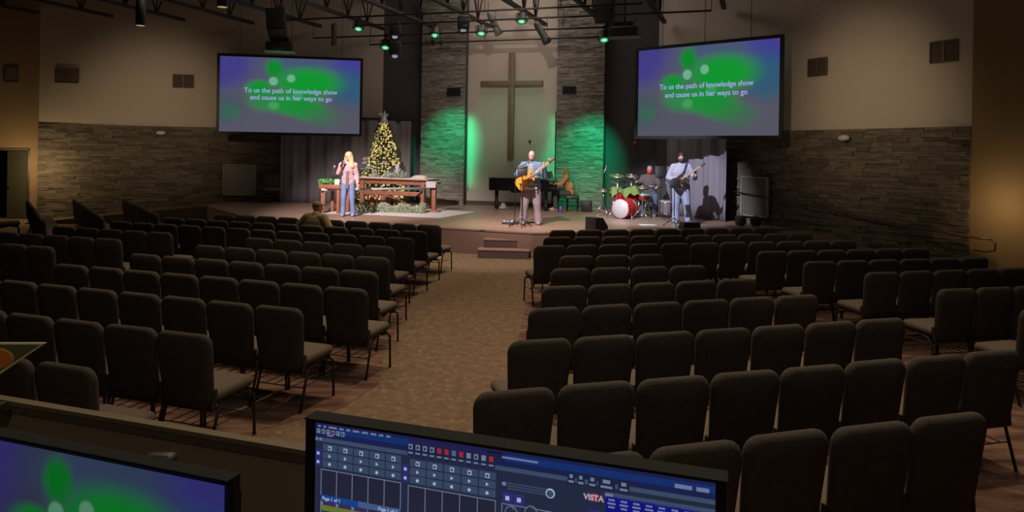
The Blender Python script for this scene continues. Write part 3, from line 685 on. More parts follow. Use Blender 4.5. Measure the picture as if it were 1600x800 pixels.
# ------------------------------------------------------------------ chairs
def make_chair():
    root = empty('church_chair')
    # seat cushion
    def cushion(w0, w1, h, th, r, axis, bulge=.012):
        mb = MB(); seg = 4; n = 4 * (seg + 1); e = th * .42
        lv = [(-th / 2, e), (-th / 2 + e * .3, e * .3), (-th / 2 + e, 0), (th / 2 - e, 0), (th / 2 - e * .3, e * .3), (th / 2, e)]
        vs = []
        for t, ins in lv:
            for q in range(4):
                sx = 1 if q in (0, 3) else -1; sy = 1 if q in (0, 1) else -1
                for k in range(seg + 1):
                    a = (q + k / seg) * math.pi / 2; rr = max(r - ins, .004)
                    y = sy * (h / 2 - ins - rr) + rr * math.sin(a); hw = (w0 + (w1 - w0) * (y / h + .5)) / 2
                    x = sx * (hw - ins - rr) + rr * math.cos(a)
                    if axis == 'y': y -= .018 * (1 - (x / (w1 / 2)) ** 2) * 0 - .012 * (1 - abs(x / (w1 / 2)) ** 2.5) * (y > h * .3)
                    vs.append((x, y, t))
        L = len(lv); fs = []
        for i in range(L - 1):
            for j in range(n): fs.append((i * n + j, i * n + (j + 1) % n, (i + 1) * n + (j + 1) % n, (i + 1) * n + j))
        # domed caps
        for li, s_ in ((0, -1), (L - 1, 1)):
            ring = [li * n + j for j in range(n)]; base = len(vs)
            for sc_, dz_ in ((.6, bulge * .8), (.2, bulge)):
                for j in range(n):
                    x, y, t = vs[ring[j]]; vs.append((x * sc_, y * sc_, t + s_ * dz_))
            r1 = [base + j for j in range(n)]; r2 = [base + n + j for j in range(n)]
            for a_, b_ in ((ring, r1), (r1, r2)):
                for j in range(n):
                    f_ = (a_[j], a_[(j + 1) % n], b_[(j + 1) % n], b_[j]); fs.append(f_ if s_ > 0 else f_[::-1])
            fs.append(tuple(r2) if s_ > 0 else tuple(r2)[::-1])
        return mb.add(vs, fs, True)
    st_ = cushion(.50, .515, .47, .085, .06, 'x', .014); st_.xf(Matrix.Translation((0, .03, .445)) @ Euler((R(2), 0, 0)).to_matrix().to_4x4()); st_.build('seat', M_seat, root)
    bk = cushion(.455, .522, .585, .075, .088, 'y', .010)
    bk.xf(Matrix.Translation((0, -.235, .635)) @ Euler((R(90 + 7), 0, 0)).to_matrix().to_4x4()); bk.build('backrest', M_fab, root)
    MB().bbox((0, .02, .392), (.44, .42, .02), .006).box((0, -.205, .36), (.47, .035, .05)).box((0, .22, .375), (.46, .03, .035)).build('seat_frame', M_leg, root)
    for s_ in (-1, 1):
        MB().tube([(s_ * .225, .10, .385), (s_ * .243, .20, .375), (s_ * .25, .245, .34), (s_ * .25, .26, .0)], .0125, 7).lathe([(.017, 0), (.017, .012)], (s_ * .25, .26, 0), 8).build('leg', M_leg, root)
        MB().tube([(s_ * .225, .0, .385), (s_ * .24, -.12, .37), (s_ * .247, -.17, .33), (s_ * .25, -.27, .0)], .0125, 7).lathe([(.017, 0), (.017, .012)], (s_ * .25, -.27, 0), 8).build('leg', M_leg, root)
    br = MB()
    for k in range(5): br.tube([(-.2 + k * .1, -.18, .20), (-.2 + k * .1, .20, .20)], .004, 4)
    br.tube([(-.245, .255, .21), (-.2, .2, .20), (.2, .2, .20), (.245, .255, .21)], .005, 5).tube([(-.245, -.21, .21), (-.2, -.18, .20), (.2, -.18, .20), (.245, -.21, .21)], .005, 5)
    br.build('book_rack', M_leg, root)
    for s_ in (-1, 1): MB().box((s_ * .232, -.2, .42), (.016, .05, .16), rx=R(-6)).build('back_bracket', M_leg, root)
    return root
chair0 = make_chair(); used = [False]
ORD = ['first', 'second', 'third', 'fourth', 'fifth', 'sixth', 'seventh', 'eighth', 'ninth', 'tenth', 'eleventh', 'twelfth', 'thirteenth']
def chair_at(x, y, a, label, group, z=0):
    c = chair0 if not used[0] else copy_tree(chair0); used[0] = True
    fx, fy = -math.sin(a), math.cos(a)
    c.location = (x + fx * .27, y + fy * .27, z); c.rotation_euler = (0, 0, a); tag(c, label, 'chair', group); return c
def ctop(px, py, z=.925): v = fl(px, py, z); return Vector((v.x, v.y))
def chair_row(p0, p1, n, ang, sp, lab, rev, group, extra0=0, anchor='mid'):
    a = ctop(*p0); b = ctop(*p1); d = Vector((math.cos(R(ang)), math.sin(R(ang)))); L = sp * (n - 1)
    if anchor == 'mid': s0 = (a + b) / 2 - d * L / 2
    elif anchor == 'end': s0 = b - d * L
    else: s0 = a
    for k in range(-extra0, n):
        p = s0 + d * sp * k; tot = n + extra0; idx = k + extra0
        o_ = ORD[(tot - 1 - idx) if rev else idx]
        jit = random.uniform(-.012, .012)
        chair_at(p.x, p.y + jit, R(ang + random.uniform(-1.2, 1.2)), lab % o_, group)
LR = [('L1', (352, 335), (670, 352), 10, 0), ('L2', (271, 341), (647, 361), 11, 0), ('L3', (188, 347), (623, 371), 12, 0), ('L4', (406, 372), (591, 386), 5, 0), ('L5', (328, 385), (580, 401), 6, 0),
      ('L6', (225, 399), (560, 422), 7, 0), ('L7', (113, 414), (538, 451), 8, 0), ('L8', (28, 439), (435, 480), 7, 1), ('L9', (52, 490), (287, 521), 4, 2), ('L10', (5, 567), (100, 572), 2, 1)]
for i, (nm, a, b, n, ex) in enumerate(LR):
    chair_row(a, b, n, -18.8, .533, 'brown church chair left of the aisle, %s from it, row ' + {9: 'ten by the booth'}.get(i, ['one by the stage', 'two', 'three', 'four', 'five', 'six', 'seven', 'eight', 'nine'][i] if i < 9 else ''), True,
              'chairs in the left block', ex, 'end' if ex else 'mid')
for nm, a, b, n, row, ex in (('a', (103, 355), (249, 363.5), 5, 'fourth', 0), ('b', (47, 365), (168, 373.5), 4, 'fifth', 1), ('c', (18, 381), (63, 385), 2, 'sixth', 1)):
    chair_row(a, b, n, -18.0, .515, 'brown church chair in the left side block, %s from the gap, ' + row + ' row', True, 'chairs in the left side block', ex, 'end')
RR = [('R1', (882, 360), (1192, 356), 9), ('R2', (875, 371), (1249, 365), 10), ('R3', (860, 384), (1318, 376), 11), ('R4', (901, 400), (1012, 398), 3), ('R5', (891, 420), (1076, 416), 4), ('R6', (882, 448), (1152, 437), 5),
      ('R7', (865, 482), (1247, 462), 6), ('R8', (843, 532), (1380, 500), 7), ('R9', (810, 611), (1548, 550), 8), ('R10', (1231, 680), (1485, 650), 3)]
for i, (nm, a, b, n) in enumerate(RR):
    rn = ['one by the stage', 'two', 'three', 'four', 'five', 'six', 'seven', 'eight', 'nine', 'ten by the booth'][i]
    chair_row(a, b, n, (14.9, 15.2, 14.9, 14, 14, 16.6, 17.2, 16.6, 16.8, 17)[i], .53, 'brown church chair right of the aisle, %s from it, row ' + rn, False, 'chairs in the right block', 3 if i == 9 else 0)
for nm, a, b, n, row in (('d', (1207, 393), (1432, 389), 6, 'fourth'), ('e', (1282, 409), (1521, 402), 6, 'fifth'), ('f', (1379, 426), (1580, 419), 5, 'sixth'), ('g', (1496, 452), (1556, 449), 2, 'seventh')):
    ex = {'f': 1, 'g': 3}.get(nm, 0); A2 = ctop(*a)
    d = Vector((math.cos(R(15)), math.sin(R(15))))
    for k in range(n + ex):
        sp = .522; p = A2 + d * sp * k
        chair_at(p.x, p.y, R(15 + random.uniform(-1.2, 1.2)), 'brown church chair in the right side block, %s from the gap, %s row' % (ORD[k], row), 'chairs in the right side block')
for k, px in enumerate((0, 1)):
    p = ctop(1628, 483) + Vector((math.cos(R(16)), math.sin(R(16)))) * .53 * k
    chair_at(p.x, p.y, R(16), 'brown church chair at the right photo edge, %s from the gap, eighth row' % ORD[k], 'chairs in the right side block')
for nm, a, b, n, w_ in (('W1', (41, 312), (70, 347), 12, 'leftmost slanting side row'), ('W2', (116, 313), (157, 337), 11, 'middle slanting side row'), ('W3', (196, 313), (240, 333), 9, 'rightmost slanting side row')):
    chair_row(a, b, n, -54.3, .53, 'brown church chair in the ' + w_ + ', %s from its near end', True, 'chairs in the slanting side rows', 0, 'mid')
chair_at(-12.35, 17.55, R(-54), 'tan-lit church chair at the left photo edge beside the doorway', 'chairs in the slanting side rows')
c = copy_tree(chair0); q = fl(424, 317, ZST); c.location = (q.x, q.y, ZST); c.rotation_euler = (0, 0, R(200)); tag(c, 'dark chair on the stage against the left stone wall by the curtain', 'chair')
# ------------------------------------------------------------------ people
def remesh(mb, voxel=.014, it=3):
    me = mb.mesh('tmp', None); o = bpy.data.objects.new('tmp', me); sc.collection.objects.link(o)
    m = o.modifiers.new('r', 'REMESH'); m.mode = 'VOXEL'; m.voxel_size = voxel; m.use_smooth_shade = True
    if it: s = o.modifiers.new('s', 'SMOOTH'); s.iterations = it; s.factor = .5
    dg = bpy.context.evaluated_depsgraph_get(); e = bpy.data.meshes.new_from_object(o.evaluated_get(dg))
    out = MB(); out.add([tuple(v.co) for v in e.vertices], [tuple(p.vertices) for p in e.polygons], True)
    bpy.data.objects.remove(o); bpy.data.meshes.remove(e); return out
SKIN = mat('skin', (.55, .30, .22), .55)
STAND = dict(pelvis=(0, 0, .95), belly=(0, -.005, 1.10), chest=(0, 0, 1.30), neck=(0, .01, 1.50), head=(0, -.01, 1.66),
             shL=(-.185, 0, 1.43), elL=(-.25, .02, 1.14), wrL=(-.26, -.06, .90), shR=(.185, 0, 1.43), elR=(.25, .02, 1.14), wrR=(.26, -.06, .90),
             hpL=(-.095, 0, .92), knL=(-.11, -.02, .50), anL=(-.12, .02, .09), hpR=(.095, 0, .92), knR=(.11, -.02, .50), anR=(.12, .02, .09))
def person(loc, rz, scale, J_, label, top, legs, shoe=(.03, .03, .03), girth=1.0, skin=None, z_hem=.80, voxel=.015, hL=None, hR=None, female=False, topname='shirt'):
    J = {k: Vector(v) for k, v in {**STAND, **J_}.items()}
    skin = skin or SKIN; g = girth; sw = .92 if female else 1
    root = empty('person', loc, rz); root.scale = (scale,) * 3; tag(root, label, 'person')
    def limbs(mb, e, arms=(0, 1), legsr=(0, 1), torso=True):
        if torso:
            mb.ell(J['chest'], (.165 * g * sw + e, .105 * g + e, .19 + e), 16); mb.ell(J['belly'], (.145 * g * sw + e, .105 * g + e, .16 + e), 16); mb.ell(J['pelvis'], (.155 * g + e, .11 * g + e, .12 + e), 16)
            mb.cap(J['shL'], J['shR'], .068 + e, n=12); mb.cap(J['chest'], J['pelvis'], .10 * g + e, n=12)
            mb.cap(J['chest'] + Vector((0, 0, .05)), J['neck'], .08 + e, .055 + e)
            for q in ('shL', 'shR'): mb.cap(J[q] * .85 + J['neck'] * .15 + Vector((0, 0, -.01)), J['neck'] + Vector((0, 0, .0)), .055 + e * .8, .05 + e * .5)
    def arm(mb, s, e, cut=1.0):
        sh, el, wr = J['sh' + s], J['el' + s], J['wr' + s]; mb.cap(sh, el, .055 * g + e, .043 * g + e); mb.cap(el, el.lerp(wr, cut), .043 * g + e, .043 * (1 - cut) + .030 * cut + e)
    def leg(mb, s, e, cut=1.0):
        hp, kn, an = J['hp' + s], J['kn' + s], J['an' + s]; mb.cap(hp, kn, .085 * g + e, .060 * g + e); mb.cap(kn, kn.lerp(an, cut), .058 * g + e, .040 * g + e)
    b = MB(); limbs(b, 0)
    for s in 'LR': arm(b, s, 0); leg(b, s, 0)
    h = J['head']; fdir = Vector(J_.get('look', (0, -1, 0))).normalized(); side = Vector((-fdir.y, fdir.x, 0)).normalized(); up = Vector((0, 0, 1))
    yaw = math.atan2(fdir.x, -fdir.y); Mh = Euler((0, 0, yaw)).to_matrix()
    H = lambda x, y, z: h + Mh @ Vector((x, y, z))
    b.cap(J['neck'] - Vector((0, 0, .06)), h + Vector((0, 0, -.06)), .056, .052)
    b.ell(H(0, .008, .02), (.076, .095, .105), 16, (0, 0, yaw)); b.ell(H(0, -.028, -.05), (.056, .062, .072), 14, (0, 0, yaw)); b.ell(H(0, -.092, -.015), (.013, .018, .028), 8, (0, 0, yaw))
    for s_ in (-1, 1): b.ell(H(s_ * .076, .01, -.005), (.012, .022, .032), 8, (0, 0, yaw))
    b.ell(H(0, -.085, -.062), (.026, .012, .012), 8, (0, 0, yaw))
    for s in 'LR':
        an = J['an' + s]; b.ell(an + Vector((0, -.06, -.04)), (.042, .12, .038), 12)
    hands = []
    for s, hd in (('L', hL), ('R', hR)):
        wr, el = J['wr' + s], J['el' + s]; d = Vector(hd).normalized() if hd else (wr - el).normalized()
        pc = wr + d * .05; b.cap(wr, wr + d * .075, .030, .036, 10); hands.append((s, wr, d))
    o = remesh(b, voxel)
    for s, wr, d in hands:
        a, c_ = basis(d); sg = 1 if s == 'L' else -1; bend = Vector((0, -.4, -.5)).normalized()
        for q, ln in zip((-1.5, -.5, .5, 1.5), (.062, .075, .072, .055)):
            p0 = wr + d * .095 + a * q * .017; p1 = p0 + (d * .8 + bend * .3) * ln * .55; p2 = p1 + (d * .35 + bend * .9) * ln * .5
            o.tube([p0 - d * .03, p0, p1, p2], [.010, .0095, .009, .007], 7)
        p0 = wr + d * .03 + a * .028 * sg; o.tube([p0, p0 + (a * sg * .6 + d * .8) * .04, p0 + (a * sg * .2 + d) * .068], [.012, .011, .008], 7)
    o.build('body', skin, root)
    for s_ in (-1, 1):
        e_ = MB().ell(H(s_ * .03, -.083, .012), (.011, .007, .007), 8).build('eye', mat('eye_dark', (.02, .015, .015), .3), root)
    t = MB(); limbs(t, .022)
    for s in 'LR': arm(t, s, .02, .96)
    if female and z_hem < .8:
        for s_ in (-1, 1): t.cap(J['belly'] + Vector((s_ * .08, .02, -.02)), Vector((s_ * .115, .01, z_hem)), .105, .085)
    elif z_hem < .8: t.cap(J['belly'], J['pelvis'] + Vector((0, 0, z_hem - .95)), .12 * g, .15 * g); t.ell(J['pelvis'] + Vector((0, 0, z_hem - .93)), (.18 * g, .13 * g, .10), 14)
    t = remesh(t, voxel); t.build(topname, top, root)
    l = MB(); l.ell(J['pelvis'] + Vector((0, 0, -.01)), (.165 * g, .125 * g, .11), 14)
    for s in 'LR': leg(l, s, .018, .97)
    for s in 'LR': l.cap(J['kn' + s].lerp(J['an' + s], .5), J['kn' + s].lerp(J['an' + s], 1.0), .066 * (g if g > 1 else 1), .075 * (g if g > 1 else 1))
    l = remesh(l, voxel); l.build('trousers', legs, root)
    for s in 'LR':
        an = J['an' + s]; MB().bbox(an + Vector((0, -.06, -.045)), (.095, .27, .085), .035, seg=3).build('shoe', mat('shoe_%d%d%d' % tuple(int(v * 99) for v in shoe), shoe, .6), root)
    return root, H, yaw, J
def hairmesh(root, parts, m, voxel=.013, name='hair'):
    mb = MB()
    for p in parts:
        if p[0] == 'e': mb.ell(p[1], p[2], 14, p[3] if len(p) > 3 else None)
        else: mb.cap(*p[1:])
    remesh(mb, voxel, 2).build(name, m, root)
M_blond = mat('blond_hair', (.62, .42, .22), .6, noise=.25, nscale=40); M_brownh = mat('auburn_hair', (.25, .11, .06), .6, noise=.3, nscale=40); M_darkh = mat('dark_hair', (.035, .022, .018), .6)
M_denim = mat('blue_denim', (.16, .22, .42), .85, noise=.3, nscale=14)
# singer
p = fl(543, 338, ZST); J = dict(elL=(-.27, -.06, 1.20), wrL=(-.135, -.17, 1.44), elR=(.24, .02, 1.16), wrR=(.27, -.10, .93), look=(-.35, -1, 0), anL=(-.13, .02, .09), knL=(-.12, -.03, .5), anR=(.15, .02, .09), knR=(.12, -.03, .5))
M_pink = mat('dusty_pink_knit', (.58, .33, .36), .9, noise=.1, nscale=30)
wom, H, yaw, J = person((p.x, p.y, ZST), R(5), .96, J, 'blond woman in a long pink cardigan and blue jeans singing into a hand microphone', M_pink, M_denim, (.25, .25, .4), z_hem=.74, female=True, hL=(.4, -.25, .8), topname='cardigan')
MB().bbox((-.005, -.128, 1.02), (.09, .03, .5), .012).build('grey_top', mat('grey_knit_top', (.16, .14, .16), .9), wom)
hairmesh(wom, [('e', H(0, .025, .05), (.112, .12, .11)), ('c', H(.07, .02, 0), H(.12, -.01, -.26), .065, .075), ('c', H(-.07, .02, 0), H(-.10, .01, -.22), .055, .05), ('c', H(0, .07, 0), H(0, .09, -.28), .085, .07), ('c', H(.055, -.05, .06), H(.085, -.03, -.12), .03, .04)], M_blond)
mc = empty('hand_microphone', (0, 0, 0)); q = wom.matrix_basis @ Vector((-.115, -.215, 1.545)); mc.location = q; tag(mc, 'dark hand microphone held to the mouth of the blond singer', 'microphone')
MB().lathe([(.012, -.17), (.017, -.03), (.02, -.02)], (0, 0, 0), 10, (.35, .3, .9)).build('microphone_body', M_black, mc); MB().ell((0, 0, 0), (.026, .026, .028), 10).build('microphone_head', M_chrome, mc)
# guitarist in front
p = fl(829, 351, ZST)
gm = person((p.x, p.y, ZST), R(-4), 1.03, dict(elL=(-.34, -.03, 1.20), wrL=(-.17, -.24, 1.22), elR=(.34, -.06, 1.18), wrR=(.31, -.27, 1.40), look=(-.15, -1, -.1), anL=(-.19, .02, .09), knL=(-.15, -.03, .5), anR=(.19, .02, .09), knR=(.15, -.03, .5)),
            'bald man in a blue denim jacket and mauve trousers playing an orange guitar', mat('blue_jacket', (.12, .22, .36), .85, noise=.25, nscale=10), mat('mauve_trousers', (.27, .215, .25), .85, noise=.1), (.25, .22, .25), 1.42, skin=mat('pale_skin', (.62, .40, .34), .5), z_hem=.84, hL=(.7, -.2, -.3), hR=(-.1, -.3, .9), topname='jacket')
gman, H, yaw, J = gm
MB().ell(H(0, -.045, -.075), (.052, .055, .045), 12).build('beard', mat('grey_stubble', (.28, .19, .16), .9), gman)
MB().bbox((0, -.145, 1.36), (.12, .04, .22), .015).build('white_undershirt', mat('pale_undershirt', (.35, .33, .36), .9), gman)
MB().bbox((.01, -.10, .885), (.30, .12, .05), .015).build('shirt_hem', M_white, gman)
def guitar(name, loc, rz, tilt, scale, body_m, label, long=1.0):
    r_ = empty(name, loc); tag(r_, label, 'guitar'); r_.rotation_euler = (R(-6), -tilt, rz); r_.scale = (scale,) * 3
    pts = []
    for k in range(48):
        t = 2 * math.pi * k / 48; c = math.cos(t); s_ = math.sin(t)
        rr = .20 + .035 * math.cos(2 * t) - .02 * math.cos(4 * t) + .015 * math.cos(3 * t)
        x = rr * c * 1.12; z = rr * s_ * .86
        if .35 < abs(t if t < math.pi else t - 2 * math.pi) < .95: x += .055
        if abs(t if t < math.pi else t - 2 * math.pi) < .3: x -= .07
        pts.append((x, z))
    mb = MB(); n = len(pts)
    vs = []
    for y, sc_ in ((-.024, .95), (-.018, 1), (.018, 1), (.024, .95)): vs += [(x * sc_, y, z * sc_) for x, z in pts]
    fs = [tuple(range(n)), tuple(3 * n + k for k in range(n))[::-1]]
    for i in range(3):
        for k in range(n): fs.append((i * n + k, (i + 1) * n + k, (i + 1) * n + (k + 1) % n, i * n + (k + 1) % n))
    mb.add(vs, fs, False).build('guitar_body', body_m, r_)
    NL = .52 * long
    MB().bbox((.14 + NL / 2, -.03, 0), (NL + .1, .024, .058), .006).build('neck', mat('maple_neck', (.52, .38, .27), .5), r_)
    MB().bbox((.19 + NL + .07, -.025, .01), (.17, .018, .075), .008, ry=R(-8)).build('headstock', mat('dark_headstock', (.10, .06, .04), .4), r_)
    st = MB()
    for k in range(4 if long > 1 else 6): st.tube([(-.12, -.046, -.018 + k * .036 / (3 if long > 1 else 5)), (.22 + NL, -.043, -.018 + k * .036 / (3 if long > 1 else 5))], .0012, 4)
    st.build('strings', M_chrome, r_); MB().bbox((-.12, -.034, 0), (.04, .016, .09), .004).build('bridge', M_chrome, r_)
    pg = MB(); 
    for k in range(4): pg.tube([(.2 + NL + k * .04, -.02, .045), (.2 + NL + k * .04, -.02, .075)], .007, 6)
    pg.build('tuning_pegs', M_chrome, r_); return r_
M_orange = mat('orange_guitar_finish', (.72, .30, .03), .3)
q = pix(820, 283, p.y - .27)
guitar('electric_guitar', q, R(-4), R(38), 1.05, M_orange, 'orange guitar held by the bald man at the stage front')
def strap(parent_loc, pts, label, m):
    o = MB(); 
    for i in range(len(pts) - 1):
        a, b_ = Vector(pts[i]), Vector(pts[i + 1]); o.tube([a, b_], .022, 6)
    o = o.build('guitar_strap', m); o.location = parent_loc; tag(o, label, 'strap'); return o
# bass player
p = fl(1063, 349, ZST)
bm = person((p.x, p.y, ZST), R(-8), 1.03, dict(elL=(-.31, .0, 1.16), wrL=(-.10, -.24, 1.05), elR=(.33, -.04, 1.17), wrR=(.33, -.24, 1.24), look=(-.1, -1, -.15), anL=(-.12, .02, .09), knL=(-.12, -.03, .5), anR=(.20, -.02, .09), knR=(.15, -.06, .5)),
            'man in a pale grey hoodie, dark face mask and light jeans playing a bass guitar', mat('pale_grey_hoodie', (.40, .40, .48), .9, noise=.08), mat('light_denim', (.30, .35, .48), .85, noise=.2, nscale=12), (.3, .3, .33), 1.36, z_hem=.80, hL=(.6, -.3, -.3), hR=(-.1, -.3, .9), topname='hoodie')
bman, H, yaw, J = bm
hairmesh(bman, [('e', H(0, .018, .065), (.092, .100, .088)), ('e', H(0, .06, 0), (.08, .06, .08))], M_darkh)
MB().ell(H(0, -.055, -.062), (.064, .06, .055), 14).build('face_mask', mat('navy_mask', (.035, .045, .12), .9), bman)
hd = MB(); hd.ell((0, .06, 1.46), (.14, .09, .07), 14); remesh(hd, .014).build('hood', mat('pale_grey_hoodie', (.4, .4, .48)), bman)
MB().tube([(.13, -.06, 1.52), (.06, -.165, 1.34), (-.04, -.19, 1.18)], .024, 6).build('guitar_strap', mat('navy_strap', (.05, .05, .12), .8), bman)
q = pix(1060, 283, p.y - .30)
guitar('bass_guitar', q, R(-8), R(35), .88, mat('dark_bass_finish', (.05, .035, .03), .3), 'dark bass guitar held by the man in the grey hoodie', 1.12)
# drummer
p = Vector((xat(1016, 21.6), 21.6, ZST))
SEAT = lambda dz=0, lean=-.06: dict(pelvis=(0, .05, .58 + dz), belly=(0, .03, .74 + dz), chest=(0, lean, .93 + dz), neck=(0, lean - .02, 1.13 + dz), head=(0, lean - .06, 1.28 + dz), shL=(-.185, lean, 1.06 + dz), shR=(.185, lean, 1.06 + dz),
    hpL=(-.10, 0, .56 + dz), hpR=(.10, 0, .56 + dz), knL=(-.19, -.43, .58), knR=(.19, -.43, .58), anL=(-.17, -.42, .09), anR=(.17, -.42, .09), elL=(-.30, lean - .12, .84 + dz), wrL=(-.22, lean - .36, .84 + dz), elR=(.30, lean - .12, .82 + dz), wrR=(.24, lean - .36, .80 + dz))
J = SEAT(.06); J['wrL'] = (-.30, -.34, .98)
dm = person((p.x, p.y, ZST), R(-14), 1.0, J, 'seated drummer with grey hair, red face mask and dark grey shirt', mat('dark_grey_shirt', (.12, .10, .10), .9), mat('dark_jeans', (.09, .12, .17), .9), (.3, .3, .3), 1.25, hL=(-.4, -.8, .2), topname='shirt')
dman, H, yaw, J = dm
hairmesh(dman, [('e', H(0, .03, .05), (.083, .09, .075))], mat('grey_hair', (.34, .30, .28), .7))
MB().ell(H(0, -.05, -.055), (.07, .065, .065), 14).build('face_mask', mat('red_mask', (.75, .05, .02), .8), dman)
stl = empty('drum_stool', (p.x, p.y + .06, ZST)); tag(stl, 'round black drum stool beneath the seated drummer', 'stool')
MB().lathe([(.17, .41), (.19, .44), (.19, .49), (.16, .50)], (0, 0, 0), 16).build('seat', M_black, stl); MB().tube([(0, 0, .1), (0, 0, .42)], .02).build('post', M_chrome, stl)
for k in range(3): MB().tube([(0, 0, .22), (.26 * math.cos(k * 2.1), .26 * math.sin(k * 2.1), .01)], .012, 6).build('leg', M_chrome, stl)
sm = wk = dman.matrix_basis
for (a0, a1, lb) in (((-.30, -.40, 1.0), (-.52, -.62, 1.22), 'pale drumstick raised in the left of the drummer hands'), ((.24, -.40, .86), (.02, -.66, .90), 'pale drumstick low over the snare in the drummer hand')):
    o = MB().tube([sm @ Vector(a0), sm @ Vector(a1)], [.012, .008], 6).build('drumstick', mat('pale_stick', (.7, .6, .5), .5)); tag(o, lb, 'drumstick')
# pianist
CANG = R(-14)
p = fl(889, 329, ZST)
J = SEAT(-.02, -.10); J['elL'] = (-.24, -.24, .84); J['wrL'] = (-.20, -.48, .80); J['elR'] = (.24, -.24, .84); J['wrR'] = (.20, -.48, .80)
pm = person((p.x + .0, p.y - .05, ZST), R(-96), .99, J, 'woman with long auburn hair in a rust sweater playing the grand piano', mat('rust_sweater', (.52, .22, .10), .9, noise=.1), mat('dark_green_trousers', (.06, .07, .06), .9), (.5, .3, .27), .95, female=True, topname='sweater')
pw, H, yaw, J = pm
hairmesh(pw, [('e', H(0, .025, .045), (.09, .10, .095)), ('c', H(0, .06, 0), H(0, .11, -.34), .08, .07), ('c', H(.06, 0, 0), H(.09, .0, -.28), .04, .04), ('c', H(-.06, 0, 0), H(-.09, .0, -.28), .04, .04)], M_brownh)
bn = empty('piano_bench', (p.x + .10, p.y - .05, ZST), R(-6)); tag(bn, 'black tufted piano bench under the pianist in the rust sweater', 'bench')
MB().bbox((0, 0, .43), (.40, .74, .10), .035, seg=3).build('padded_seat', mat('black_leather', (.03, .03, .035), .35), bn)
for sx in (-.16, .16):
    for sy in (-.32, .32): MB().lathe([(.018, 0), (.022, .1), (.028, .38)], (sx, sy, 0), 8).build('leg', M_blackgl, bn)
# man in the seats
ctr = (ctop(271, 341) + ctop(647, 361)) / 2; d = Vector((math.cos(R(-18.8)), math.sin(R(-18.8)))); k4 = ctr + d * .533 * (6 - 5)
fx = Vector((math.sin(R(18.8)), math.cos(R(18.8)))) * .24
J = SEAT(-.05, -.12); J['elL'] = (-.36, -.06, .82); J['wrL'] = (-.34, -.34, .70); J['elR'] = (.36, -.06, .82); J['wrR'] = (.34, -.34, .70); J['head'] = (.02, -.22, 1.20); J['neck'] = (0, -.13, 1.07); J['look'] = (-.55, -.8, 0)
am = person((k4.x + fx.x - .14, k4.y + fx.y + .05, 0.0), R(180 - 18.8), 1.02, J, 'man in an olive jacket and cap sitting in the seats, seen from behind', mat('olive_jacket', (.20, .17, .085), .9, noise=.1), mat('dark_jeans2', (.04, .045, .06), .9), (.05, .04, .03), 1.25, topname='jacket')
aman, H, yaw, J = am
capm = MB(); capm.ell(H(0, .012, .05), (.09, .105, .075), 14); capm.bbox(H(0, -.12, .045), (.13, .10, .018), .008, rz=yaw); remesh(capm, .012, 1).build('cap', mat('tan_cap', (.20, .13, .07), .9), aman)
# ------------------------------------------------------------------ grand piano
pn = fl(866, 331, ZST); pr = empty('grand_piano', (pn.x + .0, pn.y + .72, ZST), CANG); pr.scale = (.95, .95, 1.0); tag(pr, 'black grand piano with closed lid behind the bald guitarist', 'piano')
outl = [(-.0, -.72), (0, .72), (-.75, .72), (-1.15, .55), (-1.5, .22), (-1.8, .05), (-2.02, -.15), (-2.1, -.45), (-2.02, -.66), (-1.9, -.72)]
MB().prism(outl, .60, .96).build('case', M_blackgl, pr)
MB().prism([(x * 1.01 - (.25 if x > -.1 else 0), y * 1.01) for x, y in outl], .965, .99).build('lid', M_blackgl, pr)
MB().prism([(-.02, -.74), (.26, -.74), (.26, .74), (-.02, .74)], .64, .70).build('key_bed', M_blackgl, pr)
for s_ in (-.73, .73): MB().bbox((.12, s_, .77), (.28, .05, .16), .02).build('cheek', M_blackgl, pr)
MB().box((.16, 0, .715), (.15, 1.36, .025)).build('white_keys', M_white, pr)
bk = MB()
for k in range(52):
    if k % 7 not in (2, 6): bk.box((.12, -.66 + (k + .5) * 1.36 / 52, .735), (.09, .012, .015))
bk.build('black_keys', M_black, pr)
MB().box((-.10, 0, 1.09), (.03, .66, .24), ry=R(-18)).build('music_desk', M_blackgl, pr)
for x, y in ((-.12, -.62), (-.12, .62), (-1.82, -.42)):
    MB().bbox((x, y, .36), (.11, .11, .62), .02).lathe([(.05, .03), (.08, .10), (.06, .16)], (x, y, 0), 10).ell((x, y, .035), (.05, .02, .035), 8).build('leg', M_blackgl, pr)
MB().tube([(-.35, -.1, .66), (-.35, -.06, .12)], .014).tube([(-.35, .1, .66), (-.35, .06, .12)], .014).bbox((-.33, 0, .12), (.16, .24, .06), .01).build('pedal_lyre', M_blackgl, pr)
for s_ in (-.06, 0, .06): MB().bbox((-.22, s_, .09), (.14, .02, .012), .004).build('pedal', mat('brass', (.5, .35, .12), .3, 1), pr)
MB().bbox((-1.0, -.4, .585), (.62, .4, .09), .02).build('under_frame', M_black, pr)
